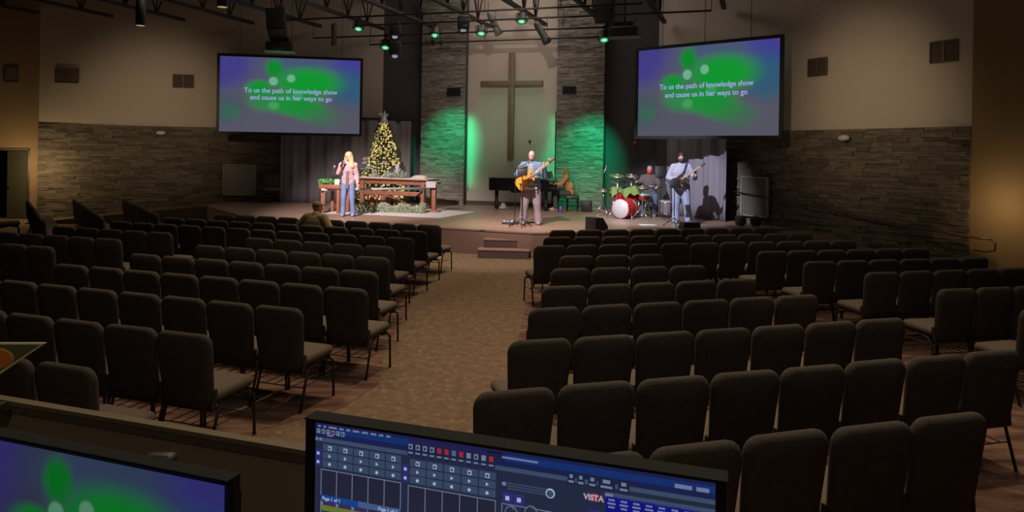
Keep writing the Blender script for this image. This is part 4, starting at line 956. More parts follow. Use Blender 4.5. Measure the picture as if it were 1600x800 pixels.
# ------------------------------------------------------------------ drums
def cyl_between(mb, c, ax, r, l, n=24): mb.lathe([(r * .98, 0), (r, .01), (r, l - .01), (r * .98, l)], c, n, ax)
M_red = mat('red_drum_wrap', (.42, .02, .02), .3); M_head = mat('white_drum_head', (.42, .42, .43), .5)
bd0 = fl(970, 342.5, ZST); ax = Vector((.64, .77, 0)).normalized(); c0 = Vector((0, 0, .28))
r_ = empty('bass_drum', (bd0.x, bd0.y + .1, ZST)); tag(r_, 'red bass drum with white front head facing the seats', 'drum')
mb = MB(); cyl_between(mb, c0, ax, .265, .42); mb.build('shell', M_red, r_)
for o_ in (-.015, .40): mb = MB(); cyl_between(mb, c0 + ax * o_, ax, .28, .035); mb.build('hoop', M_red, r_)
mb = MB(); cyl_between(mb, c0 - ax * .02, ax, .262, .02); mb.build('front_head', M_head, r_)
for k in range(8):
    t = k * math.pi / 4 + .3; a, b_ = basis(ax); u = a * math.cos(t) + b_ * math.sin(t); MB().tube([c0 + u * .275, c0 + u * .275 + ax * .12], .008, 5).build('tension_rod', M_chrome, r_)
pa = Vector((ax.y, -ax.x, 0))
for s_ in (-1, 1): MB().tube([c0 + pa * s_ * .26 + ax * .1 - Vector((0, 0, .05)), c0 + pa * s_ * .42 - ax * .06 - Vector((0, 0, .28))], .01, 6).build('spur', M_chrome, r_)
def drum(name, px, py, Y, r, h, label, axis=(0, -.15, 1), stand=True, m=M_red):
    p = pix(px, py, Y); r_ = empty(name, (p.x, p.y, ZST)); tag(r_, label, 'drum'); z = p.z - ZST
    mb = MB(); cyl_between(mb, (0, 0, z - h), axis, r, h, 20); mb.build('shell', m, r_)
    mb = MB(); cyl_between(mb, Vector((0, 0, z - h)) + Vector(axis).normalized() * (h - .005), axis, r * .97, .012, 20); mb.build('drum_head', M_head, r_)
    for q in (0, h - .02): mb = MB(); cyl_between(mb, Vector((0, 0, z - h)) + Vector(axis).normalized() * q, axis, r * 1.03, .02, 20); mb.build('hoop', M_chrome, r_)
    for k in range(3):
        t = k * 2.094 + .5; MB().tube([(r * .9 * math.cos(t), r * .9 * math.sin(t), z - h + .05), (r * 1.15 * math.cos(t), r * 1.15 * math.sin(t), 0.01)], .011, 6).build('leg', M_chrome, r_)
    return r_
drum('tom_drum', 966, 299, 20.95, .155, .2, 'red tom drum under the green cloth, above the bass drum')
drum('tom_drum', 990, 301, 21.15, .165, .2, 'red tom drum under the green cloth, right of its twin')
drum('snare_drum', 1007, 304, 20.9, .17, .14, 'red snare drum right of the cloth covered toms')
drum('floor_tom', 1040, 314, 21.0, .2, .34, 'floor tom on legs to the right of the drummer, behind the music stand', m=mat('grey_drum_wrap', (.2, .18, .18), .4))
M_brz = mat('cymbal_bronze', (.42, .38, .25), .3, .8)
def cymbal(px, py, Y, r, label, tilt=(0, -.25, 1), name='cymbal', hh=False):
    p = pix(px, py, Y); r_ = empty(name, (p.x, p.y, ZST)); tag(r_, label, 'cymbal'); z = p.z - ZST
    MB().lathe([(r, -.012), (r * .6, .0), (.05, .012), (.035, .03), (.008, .036)], (0, 0, z), 24, tilt).build('cymbal_plate', M_brz, r_)
    if hh: MB().lathe([(.008, -.05), (.05, -.03), (r * .6, -.018), (r, -.008)], (0, 0, z - .03), 24, tilt).build('lower_plate', M_brz, r_)
    MB().tube([(0, 0, .2), (0, 0, z + .05)], .012, 6).build('stand_post', M_chrome, r_)
    for k in range(3):
        t = k * 2.094 + .9; MB().tube([(0, 0, .34), (.30 * math.cos(t), .30 * math.sin(t), .012)], .011, 6).build('stand_leg', M_chrome, r_)
cymbal(965, 273.5, 20.7, .25, 'bronze cymbal at upper left of the drum kit'); cymbal(986.5, 273.5, 21.6, .24, 'bronze cymbal in the middle, nearest the drummer face')
cymbal(966, 284, 21.2, .24, 'lower bronze cymbal just above the green cloth'); cymbal(1004, 292, 20.2, .18, 'hi-hat pair of cymbals before the drummer', name='hi_hat', hh=True)
cymbal(943, 297, 21.3, .16, 'small cymbal stand at the far left of the drum kit')
# green cloth over the toms
def cloth(name, poly_px, Y, zoff, m, label, cat='cloth'):
    rnd = random.Random(name); a = pix(poly_px[0], poly_px[1], Y); b = pix(poly_px[2], poly_px[1], Y); n = 22; k = 12; vs = []; z0 = a.z + zoff
    for s_ in (0, .012):
        for i in range(n + 1):
            for j in range(k + 1):
                u = i / n; v = j / k; x = a.x + (b.x - a.x) * u; y = Y - .30 + .60 * v
                e = max(0, abs(u - .5) * 2 - .8) / .2; ee = max(0, abs(v - .5) * 2 - .55) / .45
                z = z0 + .035 * math.sin(u * 9 + v * 2) + .02 * math.sin(u * 23 + 3 * v) - .09 * e - .19 * ee * (1 + .25 * math.sin(u * 17)) + s_
                vs.append((x, y, z))
    w_ = k + 1; N = (n + 1) * w_; fs = []
    for i in range(n):
        for j in range(k): q = i * w_ + j; fs.append((q, q + 1, q + w_ + 1, q + w_)); fs.append((N + q, N + q + w_, N + q + w_ + 1, N + q + 1))
        fs.append((i * w_, (i + 1) * w_, N + (i + 1) * w_, N + i * w_)); fs.append((i * w_ + k, N + i * w_ + k, N + (i + 1) * w_ + k, (i + 1) * w_ + k))
    o = MB().add(vs, fs, True).build(name, m); tag(o, label, cat); return o
cloth('draped_cloth', (954, 294, 998), 21.05, .02, mat('lime_green_cloth', (.15, .22, .06), .9, noise=.15), 'lime green cloth draped over the tom drums')
# music stands and microphone stands
def mstand(px, py, Y, zb, label, board_=(.5, .34), tilt=-20, name='music_stand', rz=0, tablet=False):
    p = fl(px, py, ZST) if Y is None else Vector((xat(px, Y), Y, ZST)); r_ = empty(name, (p.x, p.y, ZST), rz); tag(r_, label, 'music stand')
    MB().tube([(0, 0, .25), (0, .0, zb)], .013, 7).build('post', M_black, r_)
    for k in range(3):
        t = k * 2.094 + .5; MB().tube([(0, 0, .22), (.28 * math.cos(t), .28 * math.sin(t), .012)], .011, 6).build('leg', M_black, r_)
    MB().bbox((0, -.02, zb + board_[1] / 2 - .02), (board_[0], .018, board_[1]), .006, rx=R(tilt)).build('desk', M_black, r_)
    MB().box((0, -.01, zb - .03), (board_[0], .07, .015)).build('lip', M_black, r_)
    return r_
mstand(1033, 342, 20.6, 1.18, 'black music stand with a large flat desk before the drummer', (.32, .32), -15)
mstand(1053, 354, None, 1.00, 'black stand holding a dark tablet in front of the bass player', (.26, .20), -12)
mstand(815, 355, None, 1.27, 'black stand holding a tablet in front of the bald guitarist', (.24, .22), -12)
def micstand(px, py, label, h=1.45, boom=(0, 0), m=M_black):
    p = fl(px, py, ZST); r_ = empty('microphone_stand', (p.x, p.y, ZST)); tag(r_, label, 'microphone stand')
    MB().tube([(0, 0, .1), (0, 0, h), (boom[0], -.1, h + boom[1])], .011, 6).build('pole', m, r_)
    for k in range(3): MB().tube([(0, 0, .16), (.27 * math.cos(k * 2.09), .27 * math.sin(k * 2.09), .012)], .011, 6).build('leg', m, r_)
    e = Vector((boom[0], -.1, h + boom[1])); MB().lathe([(.012, -.12), (.016, 0)], e, 8, (0.2, .3, .9)).ell(e + Vector((.005, .008, .03)), .028, 10).build('microphone', M_chrome, r_)
micstand(804, 355, 'black microphone stand by the left foot of the bald guitarist', 1.40, (.30, .14))
micstand(940, 336, 'slim microphone stand at the left end of the drum kit', 1.15, (.1, .25), M_chrome)
micstand(1048, 346, 'slim microphone stand left of the bass player', 1.0, (-.15, .1))
# pedals and cables at the guitarist's feet
q = fl(797, 350, ZST); r_ = empty('pedal_board', (q.x, q.y, ZST), R(-6)); tag(r_, 'cluttered pedal board at the left foot of the bald guitarist', 'pedal board')
MB().bbox((0, 0, .02), (.40, .24, .035), .008).build('board', M_black, r_)
for k in range(4): MB().bbox((-.14 + k * .095, (-.03 if k % 2 else .03), .06), (.07, .12, .045), .008).build('pedal', mat('pedal_%d' % k, [(.3, .3, .4), (.15, .18, .35), (.4, .38, .4), (.2, .2, .25)][k], .4), r_)
def cable(pts, r, m, label, name='cable'):
    o = MB().tube(pts, r, 6).build(name, m); tag(o, label, 'cable'); return o
rn = random.Random(4)
q = fl(786, 327, ZST); pts = [(q.x + .14 * math.cos(t * .5) * (1 - t * .012), q.y + .14 * math.sin(t * .5), ZST + .02 + .003 * t) for t in range(60)]
cable(pts, .012, mat('white_cable', (.7, .7, .7), .5), 'white coiled cable beside the left leg of the grand piano')
q = fl(808, 348, ZST); cable([(q.x + .45 * t / 20 + .03 * math.sin(t), q.y + .10 * math.sin(t * .7), ZST + .012) for t in range(21)], .012, M_black, 'black cable snaking past the bald guitarist feet')
# small stage items
def bottle(px, py, h, r, m, label, Y=None, z=None):
    p = fl(px, py, ZST if z is None else z); r_ = empty('water_bottle', p); tag(r_, label, 'bottle')
    MB().lathe([(r * .9, 0), (r, .01), (r, h * .68), (r * .55, h * .82), (r * .5, h * .86)], (0, 0, 0), 16).build('bottle_body', m, r_)
    MB().lathe([(r * .6, h * .86), (r * .6, h), (r * .3, h * 1.02)], (0, 0, 0), 12).build('cap', m if 'turquoise' in label else M_black, r_)
bottle(498, 342.5, .33, .06, mat('turquoise_plastic', (.06, .58, .62), .4), 'large turquoise bottle standing at the stage edge by the seated man')
bottle(876, 333, .25, .05, mat('purple_metal', (.13, .06, .32), .35), 'purple water bottle standing beside the piano bench')
bottle(1160, 339, .3, .07, M_black, 'tiny dark bottle by the right stone wall') if False else None
q = fl(506, 341, ZST); o = MB().bbox((0, 0, .012), (.22, .2, .02), .005, rz=R(20)).build('paper_stack', M_white); o.location = q; tag(o, 'small white papers lying beside the turquoise bottle', 'paper')
q = fl(1012, 352, ZST); o = MB().bbox((0, 0, .01), (.40, .28, .016), .005, rz=R(8)).build('paper_sheet', M_white); o.location = q; tag(o, 'white sheet of paper on the stage before the drums', 'paper')
def wedge(px, py, z, dims, rz, label, m):
    p = fl(px, py, z); r_ = empty('monitor_wedge', p, rz); tag(r_, label, 'loudspeaker'); w_, d_2, h_ = dims
    v = [(-w_ / 2, -d_2 / 2, 0), (w_ / 2, -d_2 / 2, 0), (w_ / 2, d_2 / 2, 0), (-w_ / 2, d_2 / 2, 0), (-w_ / 2, -d_2 / 2, h_), (w_ / 2, -d_2 / 2, h_), (w_ / 2, d_2 * .1, h_), (-w_ / 2, d_2 * .1, h_), (-w_ / 2, d_2 / 2, h_ * .35), (w_ / 2, d_2 / 2, h_ * .35)]
    MB().add(v, [(3, 2, 1, 0), (0, 1, 5, 4), (4, 5, 6, 7), (7, 6, 9, 8), (8, 9, 2, 3), (0, 4, 7, 8, 3), (1, 2, 9, 6, 5)]).build('cabinet', m, r_)
    MB().tube([(-.1, -d_2 / 2 - .01, h_ * .6), (-.08, -d_2 / 2 - .03, h_ * .6), (.08, -d_2 / 2 - .03, h_ * .6), (.1, -d_2 / 2 - .01, h_ * .6)], .01, 6).build('handle', M_black, r_)
wedge(932, 359.5, ZST, (.40, .36, .30), R(-60), 'black floor monitor wedge at the stage edge before the drums', M_black)
wedge(1077, 358, ZST, (.42, .34, .17), R(10), 'black floor monitor wedge at the stage edge before the bass player', M_black)
q = fl(916, 330.5, ZST); r_ = empty('stage_loudspeaker', q, ca); tag(r_, 'small rounded loudspeaker standing at the foot of the right pillar in green light', 'loudspeaker')
MB().bbox((0, 0, .17), (.34, .26, .34), .06, seg=3).build('cabinet', mat('dark_cabinet', (.06, .06, .06), .6), r_); MB().bbox((0, -.135, .17), (.26, .02, .26), .008).build('speaker_grille', M_black, r_)
for px, lb in ((1157, 'left of the two dark rounded shapes added for shadows by the right stone wall'), (1181, 'right of the two dark rounded shapes added for shadows by the right stone wall')):
    q = pix(px, 352, 18.9); r_ = empty('wall_shadow_shape', (q.x, q.y, ZST), R(-60)); tag(r_, lb, 'shadow_shape')  # solid dark shapes added where shadows fall on the stone wall
    MB().bbox((0, 0, .125), (.30, .22, .25), .10, seg=4).build('shadow_body', mat('shadow_dark', (.03, .028, .026), .9), r_); MB().tube([(-.06, 0, .24), (-.04, 0, .29), (.04, 0, .29), (.06, 0, .24)], .01, 6).build('handle', M_black, r_)
# ------------------------------------------------------------------ tables, nativity, greenery
TA = R(-19)
def leg_(r_, x, y, h, w_=.10): MB().bbox((x, y, h / 2), (w_, w_, h), .01).build('leg', M_wood, r_)
fl1 = fl(566, 322.5, ZST); fl2 = fl(661, 327.5, ZST); Lt = (Vector((fl2.x, fl2.y)) - Vector((fl1.x, fl1.y))).length
TA = math.atan2(fl2.y - fl1.y, fl2.x - fl1.x)
tb = empty('altar_table', fl1, TA); tag(tb, 'long reddish wooden altar table before the Christmas tree', 'table')
for x in (0, Lt):
    for y in (0, .58): leg_(tb, x, y, .84, .13)
MB().bbox((Lt / 2, .29, .80), (Lt + .1, .60, .13), .01).build('apron', M_wood, tb); MB().bbox((Lt / 2, .29, .895), (Lt + .34, .78, .045), .012).build('tabletop', M_wood, tb)
MB().bbox((Lt / 2, -.0, .46), (Lt, .06, .13), .01).build('lower_rail', M_wood, tb)
MB().bbox((Lt / 2, .29, .924), (Lt + .36, .80, .014), .005).build('white_runner', mat('white_cloth', (.8, .8, .8), .8), tb)
tag(tb.children[-1] if False else bpy.data.objects['white_runner'], 'white cloth runner')
o = bpy.data.objects['white_runner']
# side tables
sa = fl(504, 333, ZST); sb = fl(527, 331, ZST); r_ = empty('side_table', (sa.x, sa.y, ZST), R(-14)); tag(r_, 'small reddish wooden side table with greenery left of the singer', 'table')
for x in (0, .48):
    for y in (0, .5): leg_(r_, x + (.04 if y else 0), y, .72, .085)
MB().bbox((.24, .25, .75), (.66, .66, .12), .012).build('tabletop', M_wood, r_)
side = r_
qa = fl(678, 331.5, ZST); r_ = empty('lectern', (qa.x, qa.y, ZST), R(-14)); tag(r_, 'narrow wooden stand at the right end of the altar table', 'lectern')
leg_(r_, 0, 0, .80, .12); MB().bbox((0, .0, .03), (.34, .34, .05), .01).build('foot', M_wood, r_); MB().bbox((-.05, .0, .84), (.40, .34, .06), .01, rx=R(0)).build('desk', M_wood, r_)
o = MB().bbox((0, 0, 0), (.32, .30, .03), .008, rx=R(0)).box((0, -.175, -.08), (.30, .012, .17)).build('open_book', M_white); o.location = (qa.x - .04, qa.y, ZST + .888); o.rotation_euler = (0, 0, R(-14)); tag(o, 'white cloth-edged open book on the narrow wooden stand', 'book')
v1 = fl(500, 333, ZST); ra = pix(502, 296.5, sa.y - .12); rb = pix(664, 294.5, fl2.y - .15)
r_ = empty('white_rail', (0, 0, 0)); tag(r_, 'thin white rail crossing in front of both wooden tables', 'rail')
MB().tube([ra, rb], .036, 8).build('rail_bar', M_white, r_)
for t in (.03, .985): g = Vector(ra).lerp(Vector(rb), t); MB().tube([g, (g.x, g.y, ZST)], .02, 7).build('post', mat('rail_post', (.25, .12, .08), .5), r_)
# foliage
M_leaf = mat('pine_green', (.045, .10, .045), .8, noise=.4, nscale=8); M_leafl = mat('bright_leaf_green', (.10, .34, .08), .7, noise=.3, nscale=8); M_leafp = mat('frosted_green', (.36, .42, .30), .8, noise=.3, nscale=8)
def leaf(mb, p, d, l, w_, rnd):
    d = d.normalized(); a, b_ = basis(d); t = rnd.uniform(0, 3.14); s_ = a * math.cos(t) + b_ * math.sin(t); nn = d.cross(s_) * .12 * l
    mb.add([p, p + d * l * .5 + s_ * w_ + nn, p + d * l, p + d * l * .5 - s_ * w_ + nn, p + d * l * .5 + nn * 2], [(0, 1, 4), (1, 2, 4), (2, 3, 4), (3, 0, 4)])
def bulb_children(parent, pts, r, m, name='fairy_light', cap_=100):
    me = MB().ell((0, 0, 0), r, 6).mesh(name, m)
    for p in pts[:cap_]:
        o = bpy.data.objects.new(name, me); sc.collection.objects.link(o); o.parent = parent; o.location = p
    if len(pts) > cap_:
        mb = MB()
        for p in pts[cap_:]: mb.ell(p, r, 6)
        o = mb.build(name, m, parent); tag(o, kind='stuff')
M_bulb = emis('warm_fairy_glow', (235, 205, 130), 1.0); M_bulb2 = emis('pale_fairy_glow', (215, 205, 150), .8)
tp = pix(600, 300, 24.0); tb_z = ZST
tr = empty('christmas_tree', (xat(599, 24.5), 24.5, ZST)); tag(tr, 'tall Christmas tree covered in warm lights behind the altar table', 'Christmas tree')
ztop = pix(600, 192, 24.5).z - ZST
MB().lathe([(.06, 0), (.05, ztop * .9)], (0, 0, 0), 8).build('trunk', mat('bark', (.06, .04, .03), .9), tr)
MB().lathe([(.34, 0), (.36, .03), (.10, .12)], (0, 0, 0), 16).build('tree_base', M_black, tr)
rnd = random.Random(11); mb = MB()
def rad(z): 
    t = (z - .15) / (ztop - .15); return min(.62, .10 + .66 * (1 - t) ** .85)
for k in range(6500):
    z = .15 + (ztop - .2) * (rnd.random() ** 1.25); t = rnd.uniform(0, 6.283); r = rad(z) * (rnd.uniform(.35, 1.0) ** .5) * (1 + .10 * math.sin(z * 14))
    p = Vector((math.cos(t) * r, math.sin(t) * r, z)); leaf(mb, p, Vector((math.cos(t), math.sin(t), rnd.uniform(-.5, .35))), rnd.uniform(.07, .14), .014, rnd)
mb.build('branches', M_leaf, tr)
pts = []
for k in range(1150):
    z = .2 + (ztop - .2) * (rnd.random() ** 1.3); t = rnd.uniform(0, 6.283); r = rad(z) * rnd.uniform(.95, 1.12) * (1 + .10 * math.sin(z * 14)); pts.append(Vector((math.cos(t) * r, math.sin(t) * r, z)))
pts.sort(key=lambda v: v.y); bulb_children(tr, pts, .027, M_bulb)
def flower(mb, c, r, rnd, n=14):
    for k in range(n): leaf(mb, Vector(c), Vector((rnd.uniform(-1, 1), rnd.uniform(-1, .2), rnd.uniform(-1, 1))), r, r * .28, rnd)
for (x, z, r) in ((-.55, pix(573, 252, 23.6).z - ZST, .17), (-.15, pix(593, 271, 23.6).z - ZST, .15), (-.40, pix(578, 262, 23.6).z - ZST, .11), (.30, 1.9, .07), (-.1, 2.3, .08), (.12, 1.4, .08)):
    rr = rad(z) + .06; y = -math.sqrt(max(.02, rr * rr - min(abs(x), rr * .9) ** 2)); mb = MB(); flower(mb, (x, y, z), r, rnd, 22); mb.build('white_flower', M_white, tr)
mb = MB(); mb.lathe([(.12, 0), (.14, .06), (.10, .2), (.06, .28), (.05, .34)], (0, 0, ztop - .06), 12)
for k in range(16): leaf(mb, Vector((0, 0, ztop + .2)), Vector((rnd.uniform(-1, 1), rnd.uniform(-.5, .5), rnd.uniform(.1, 1))), .22, .03, rnd)
mb.build('tree_topper', mat('silver_topper', (.75, .8, .75), .5, .2), tr)
# lower bushy greenery left of the tree base
lt_ = empty('christmas_tree', (pix(570, 300, 23.75).x, 23.75, ZST)); tag(lt_, 'short lit evergreen tree at the lower left of the tall Christmas tree', 'Christmas tree')
lt_.location = (xat(566, 24.35), 24.35, ZST); mb = MB(); pts = []
for k in range(1300):
    z = .12 + 1.05 * rnd.random() ** 1.2; t = rnd.uniform(0, 6.283); r = .32 * (1 - (z - .12) / 1.2) + .05; leaf(mb, Vector((math.cos(t) * r * .8, math.sin(t) * r * .8, z)), Vector((math.cos(t), math.sin(t), rnd.uniform(-.3, .3))), .10, .014, rnd)
    if k % 13 == 0: pts.append(Vector((math.cos(t) * r * 1.15, math.sin(t) * r * 1.15, z)))
mb.build('branches', M_leaf, lt_); MB().lathe([(.18, 0), (.18, .05), (.03, .1), (.025, 1.0)], (0, 0, 0), 10).build('trunk', M_black, lt_); bulb_children(lt_, pts, .02, M_bulb2)
# garland along the foot of the table
ga, gb = fl(561, 330, ZST), fl(664, 333, ZST); gr = empty('garland', (0, 0, 0)); tag(gr, 'lit frosted evergreen garland lying on the rug before the altar table', 'garland')
mb = MB(); pts = []
for k in range(2600):
    t = rnd.random(); c = ga.lerp(gb, t); rr = .16 + .05 * math.sin(t * 21); th = rnd.uniform(0, math.pi); q = c + Vector((0, math.cos(th) * rr * 1.1, math.sin(th) * rr * rnd.uniform(.5, 1.2)))
    leaf(mb, q, Vector((rnd.uniform(-1, 1), math.cos(th), math.sin(th) + .2)), rnd.uniform(.05, .10), .014, rnd)
    if k % 16 == 0: pts.append(q + Vector((0, -.03, .02)))
mb.build('greenery', M_leafp, gr); bulb_children(gr, pts, .016, M_bulb2)
# rug
rug = MB().prism([V2(fl(506, 333.5, ZST)), V2(fl(606, 336.5, ZST)), V2(fl(688, 341, ZST)), V2(fl(742, 331.5, ZST)), V2(fl(668, 326.5, ZST)), V2(fl(565, 324, ZST))], ZST, ZST + .008).build('stage_rug', mat('pale_rug', (.55, .55, .54), .9, noise=.08)); tag(rug, 'pale grey white rug under the garland and tables', 'rug')
# nativity stable under the table
sp = fl(596, 322, ZST); ns = empty('nativity_stable', (sp.x, sp.y + .12, ZST), TA); ns.scale = (1.3,) * 3; tag(ns, 'little wooden nativity stable with arches under the altar table', 'nativity scene')
M_barn = mat('rough_barn_wood', (.27, .12, .07), .8, noise=.4, nscale=12)
MB().bbox((-.12, .1, .17), (.62, .04, .34), .01).build('back_wall', M_barn, ns)
for x in (-.42, -.16, .10):
    MB().tube([(x + .0, 0, 0), (x, 0, .22), (x + .05, 0, .30), (x + .13, 0, .33), (x + .21, 0, .30), (x + .26, 0, .22), (x + .26, 0, 0)], .022, 6).build('arch', mat('pale_branch', (.42, .30, .22), .8), ns)
MB().bbox((.42, .05, .14), (.72, .3, .035), .008, ry=R(22)).build('ramp_roof', M_barn, ns); MB().bbox((.70, .0, .06), (.3, .22, .05), .01).build('straw_bed', mat('straw', (.42, .32, .18), .9), ns)
# table-top things
def onTable(px, py, h): return pix(px, py, fl1.y + (px - 566) / 95 * (fl2.y - fl1.y) + .35)
zt = ZST + .932
tx = xat(621, 23.2)
cd = empty('pillar_candle', (tx, 23.25, zt)); tag(cd, 'tall white pillar candle on the altar table before the tree', 'candle')
MB().lathe([(.07, 0), (.07, .40), (.055, .42), (.02, .405)], (0, 0, 0), 16).build('wax', M_white, cd); MB().tube([(0, 0, .40), (0, 0, .45)], .005, 5).build('wick', M_black, cd)
M_bluec = mat('blue_wax', (.10, .12, .38), .5)
for dx, lb in ((-.20, 'left of the white pillar candle, farther'), (-.11, 'left of the white pillar candle, nearer'), (.11, 'right of the white pillar candle, nearer'), (.19, 'right of the white pillar candle, farther')):
    c = empty('taper_candle', (tx + dx, 23.22, zt)); tag(c, 'slim blue candle ' + lb, 'candle', 'blue candles around the pillar candle')
    MB().lathe([(.022, .05), (.018, .34 - abs(dx) * .5), (.004, .36 - abs(dx) * .5)], (0, 0, 0), 8).build('wax', M_bluec, c); MB().lathe([(.04, 0), (.03, .02), (.028, .06)], (0, 0, 0), 10).build('candle_holder', M_chrome, c)
wr = empty('table_wreath', (tx, 23.12, zt)); tag(wr, 'green leafy wreath around the candles on the altar table', 'wreath'); mb = MB()
for k in range(700):
    t = rnd.uniform(0, 6.283); q = Vector((math.cos(t) * .33, math.sin(t) * .18 - .02, .02 + rnd.random() * .10)); leaf(mb, q, Vector((rnd.uniform(-1, 1), rnd.uniform(-1, 1), rnd.uniform(0, 1))), .09, .018, rnd)
mb.build('leaves', M_leafp, wr)
bx = xat(657, 22.9); o = MB().ell((0, 0, .05), (.26, .17, .055), 16).bbox((0, 0, .02), (.5, .32, .04), .018).build('folded_cloth', mat('cream_cloth', (.6, .53, .45), .9)); o.location = (bx, 22.95, zt); o.rotation_euler = (0, 0, TA); tag(o, 'folded cream cloth heap at the right end of the altar table', 'cloth')
# side table things
sx, sy = side.location.x, side.location.y; zt2 = ZST + .812
pl = empty('leafy_arrangement', (sx + .16, sy + .18, zt2)); tag(pl, 'bright green leafy arrangement on the side table', 'plant'); mb = MB()
for k in range(500): leaf(mb, Vector((rnd.uniform(-.27, .24), rnd.uniform(-.2, .2), rnd.uniform(0, .05))), Vector((rnd.uniform(-1, 1), rnd.uniform(-1, 1), rnd.uniform(.1, 1))), .13, .03, rnd)
mb.build('leaves', M_leafl, pl); MB().bbox((0, 0, .015), (.4, .34, .03), .01).build('tray', M_wood, pl)
gn = empty('gooseneck_microphone', (sx + .16, sy + .34, zt2)); tag(gn, 'silver gooseneck microphone rising from the side table greenery', 'microphone')
MB().tube([(0, 0, 0), (-.02, 0, .15), (-.01, 0, .28), (.05, 0, .40), (.07, 0, .46)], .008, 6).build('gooseneck', M_chrome, gn); MB().ell((.075, 0, .49), (.035, .035, .04), 10).build('foam_head', mat('grey_foam', (.4, .35, .33), .9), gn); MB().lathe([(.05, 0), (.045, .03)], (0, 0, 0), 12).build('base', M_black, gn)
dk = empty('metal_ornament', (sx + .24, sy + .24, zt2)); tag(dk, 'dark curled metal ornament on the side table beside the microphone', 'ornament')
for k in range(5): MB().tube([(.02 * k, 0, .05), (.05 * k - .15, .02 * k, .14), (.07 * k - .2, 0, .18 + .015 * k), (.08 * k - .12, 0, .10)], .011, 6).build('curl', mat('dark_metal', (.06, .06, .07), .3, .8), dk)
MB().lathe([(.06, 0), (.05, .05)], (.05, 0, 0), 10).build('ornament_base', M_black, dk)
o = MB().bbox((0, 0, 0), (.14, .012, .16), .004, rx=R(-15)).build('note_card', M_white); o.location = (sx + .42, sy - .10, zt2 - .02 + .09); tag(o, 'small white card propped at the right of the side table', 'card')
# ------------------------------------------------------------------ tech booth in the foreground
M_booth = mat('tan_booth_paint', (.22, .16, .105), .7, noise=.08, nscale=6); M_cap = mat('booth_cap_wood', (.15, .115, .06), .6, noise=.1, nscale=8)
ZW = 1.75
b0 = pix(0, 617, 1); 
def onplane(px, py, z): return fl(px, py, z)
wA = onplane(0, 617, ZW); wB = onplane(478, 696, ZW); wdv = Vector((wB.x - wA.x, wB.y - wA.y)).normalized(); wnn = Vector((-wdv.y, wdv.x))
aA = math.atan2(wdv.y, wdv.x)
P0 = Vector((wA.x, wA.y)) - wdv * 2.2; Lw = 4.6
bt = empty('booth_wall', (P0.x, P0.y, 0), aA); tag(bt, 'tan half wall of the sound booth in the foreground', 'half wall')
# cap: far edge on the line, near edge toward camera
MB().box((Lw / 2, -.011, ZW - .005), (Lw, .024, .010)).build('wall_cap', M_cap, bt)
MB().box((Lw / 2, -.010, (ZW - .010) / 2), (Lw, .018, ZW - .010)).build('wall_body', M_booth, bt)
MB().box((Lw / 2, -.020, ZW - .019), (Lw, .004, .016)).build('wall_trim', mat('booth_trim_wood', (.09, .07, .04), .6), bt)
pf = MB().prism([V2(P0 - wnn * .1), V2(P0 + wdv * Lw - wnn * .1), (3.6, -2.6), (-3.6, -2.6)], 0, .75).build('floor', M_carpet); struct(pf)
# desk behind the monitors
DZ = 1.46
dk = empty('booth_desk', (P0.x, P0.y, 0), aA); tag(dk, 'dark desk carrying the two monitors inside the booth', 'desk')
MB().bbox((Lw / 2, -.46, DZ - .015), (Lw - .4, .68, .03), .008).build('desktop', mat('dark_laminate', (.03, .027, .024), .5), dk)
for x in (.5, Lw / 2, Lw - .5): MB().box((x, -.46, (DZ - .03 + .75) / 2), (.04, .6, DZ - .03 - .75)).build('leg', M_black, dk)
def monitor(TL, TR, Yl, Yr, hgt, wfull, label, bez, depth=.009, left_ext=0):
    """TL, TR: pixels of the casing's top corners at depths Yl, Yr"""
    A = pix(TL[0], TL[1], Yl); B = pix(TR[0], TR[1], Yr); zt = (A.z + B.z) / 2; a = math.atan2(B.y - A.y, B.x - A.x); L = math.hypot(B.x - A.x, B.y - A.y)
    r_ = empty('monitor', (A.x, A.y, zt), a); tag(r_, label, 'monitor'); x0 = L - wfull
    cx_ = (x0 + L) / 2
    MB().box((cx_, .012, -hgt / 2), (wfull, .016, hgt)).build('panel_back', M_black, r_)
    f = MB(); f.box((cx_, 0, -bez / 2), (wfull, .012, bez)).box((cx_, 0, -hgt + bez / 2), (wfull, .012, bez)).box((x0 + bez / 2, 0, -hgt / 2), (bez, .012, hgt - 2 * bez)).box((L - bez / 2, 0, -hgt / 2), (bez, .012, hgt - 2 * bez)); f.build('bezel', mat('monitor_bezel', (.006, .006, .009), .35), r_)
    MB().box((cx_, .02 + depth / 2, -hgt / 2 - .005), (wfull - .01, depth, hgt - .05)).box((cx_, .005, .001), (wfull, .03, .002)).build('casing', mat('monitor_casing', (.014, .015, .013), .8, spec=.2), r_)
    MB().box((cx_, .05, (-hgt + (DZ + .012 - zt)) / 2 - .03), (.07, .02, abs(DZ + .012 - zt) - hgt + .16)).build('stand_neck', M_black, r_)
    MB().bbox((cx_, .0, DZ + .010 - zt), (.24, .18, .016), .006).build('stand_foot', M_black, r_)
    return r_, x0, L, a, A, zt
m1, x0, L, a1, A1, zt1 = monitor((0, 676), (362, 752), 1.30, 1.135, .325, .56, 'left monitor on the booth desk showing the green slide, without menus', .008)
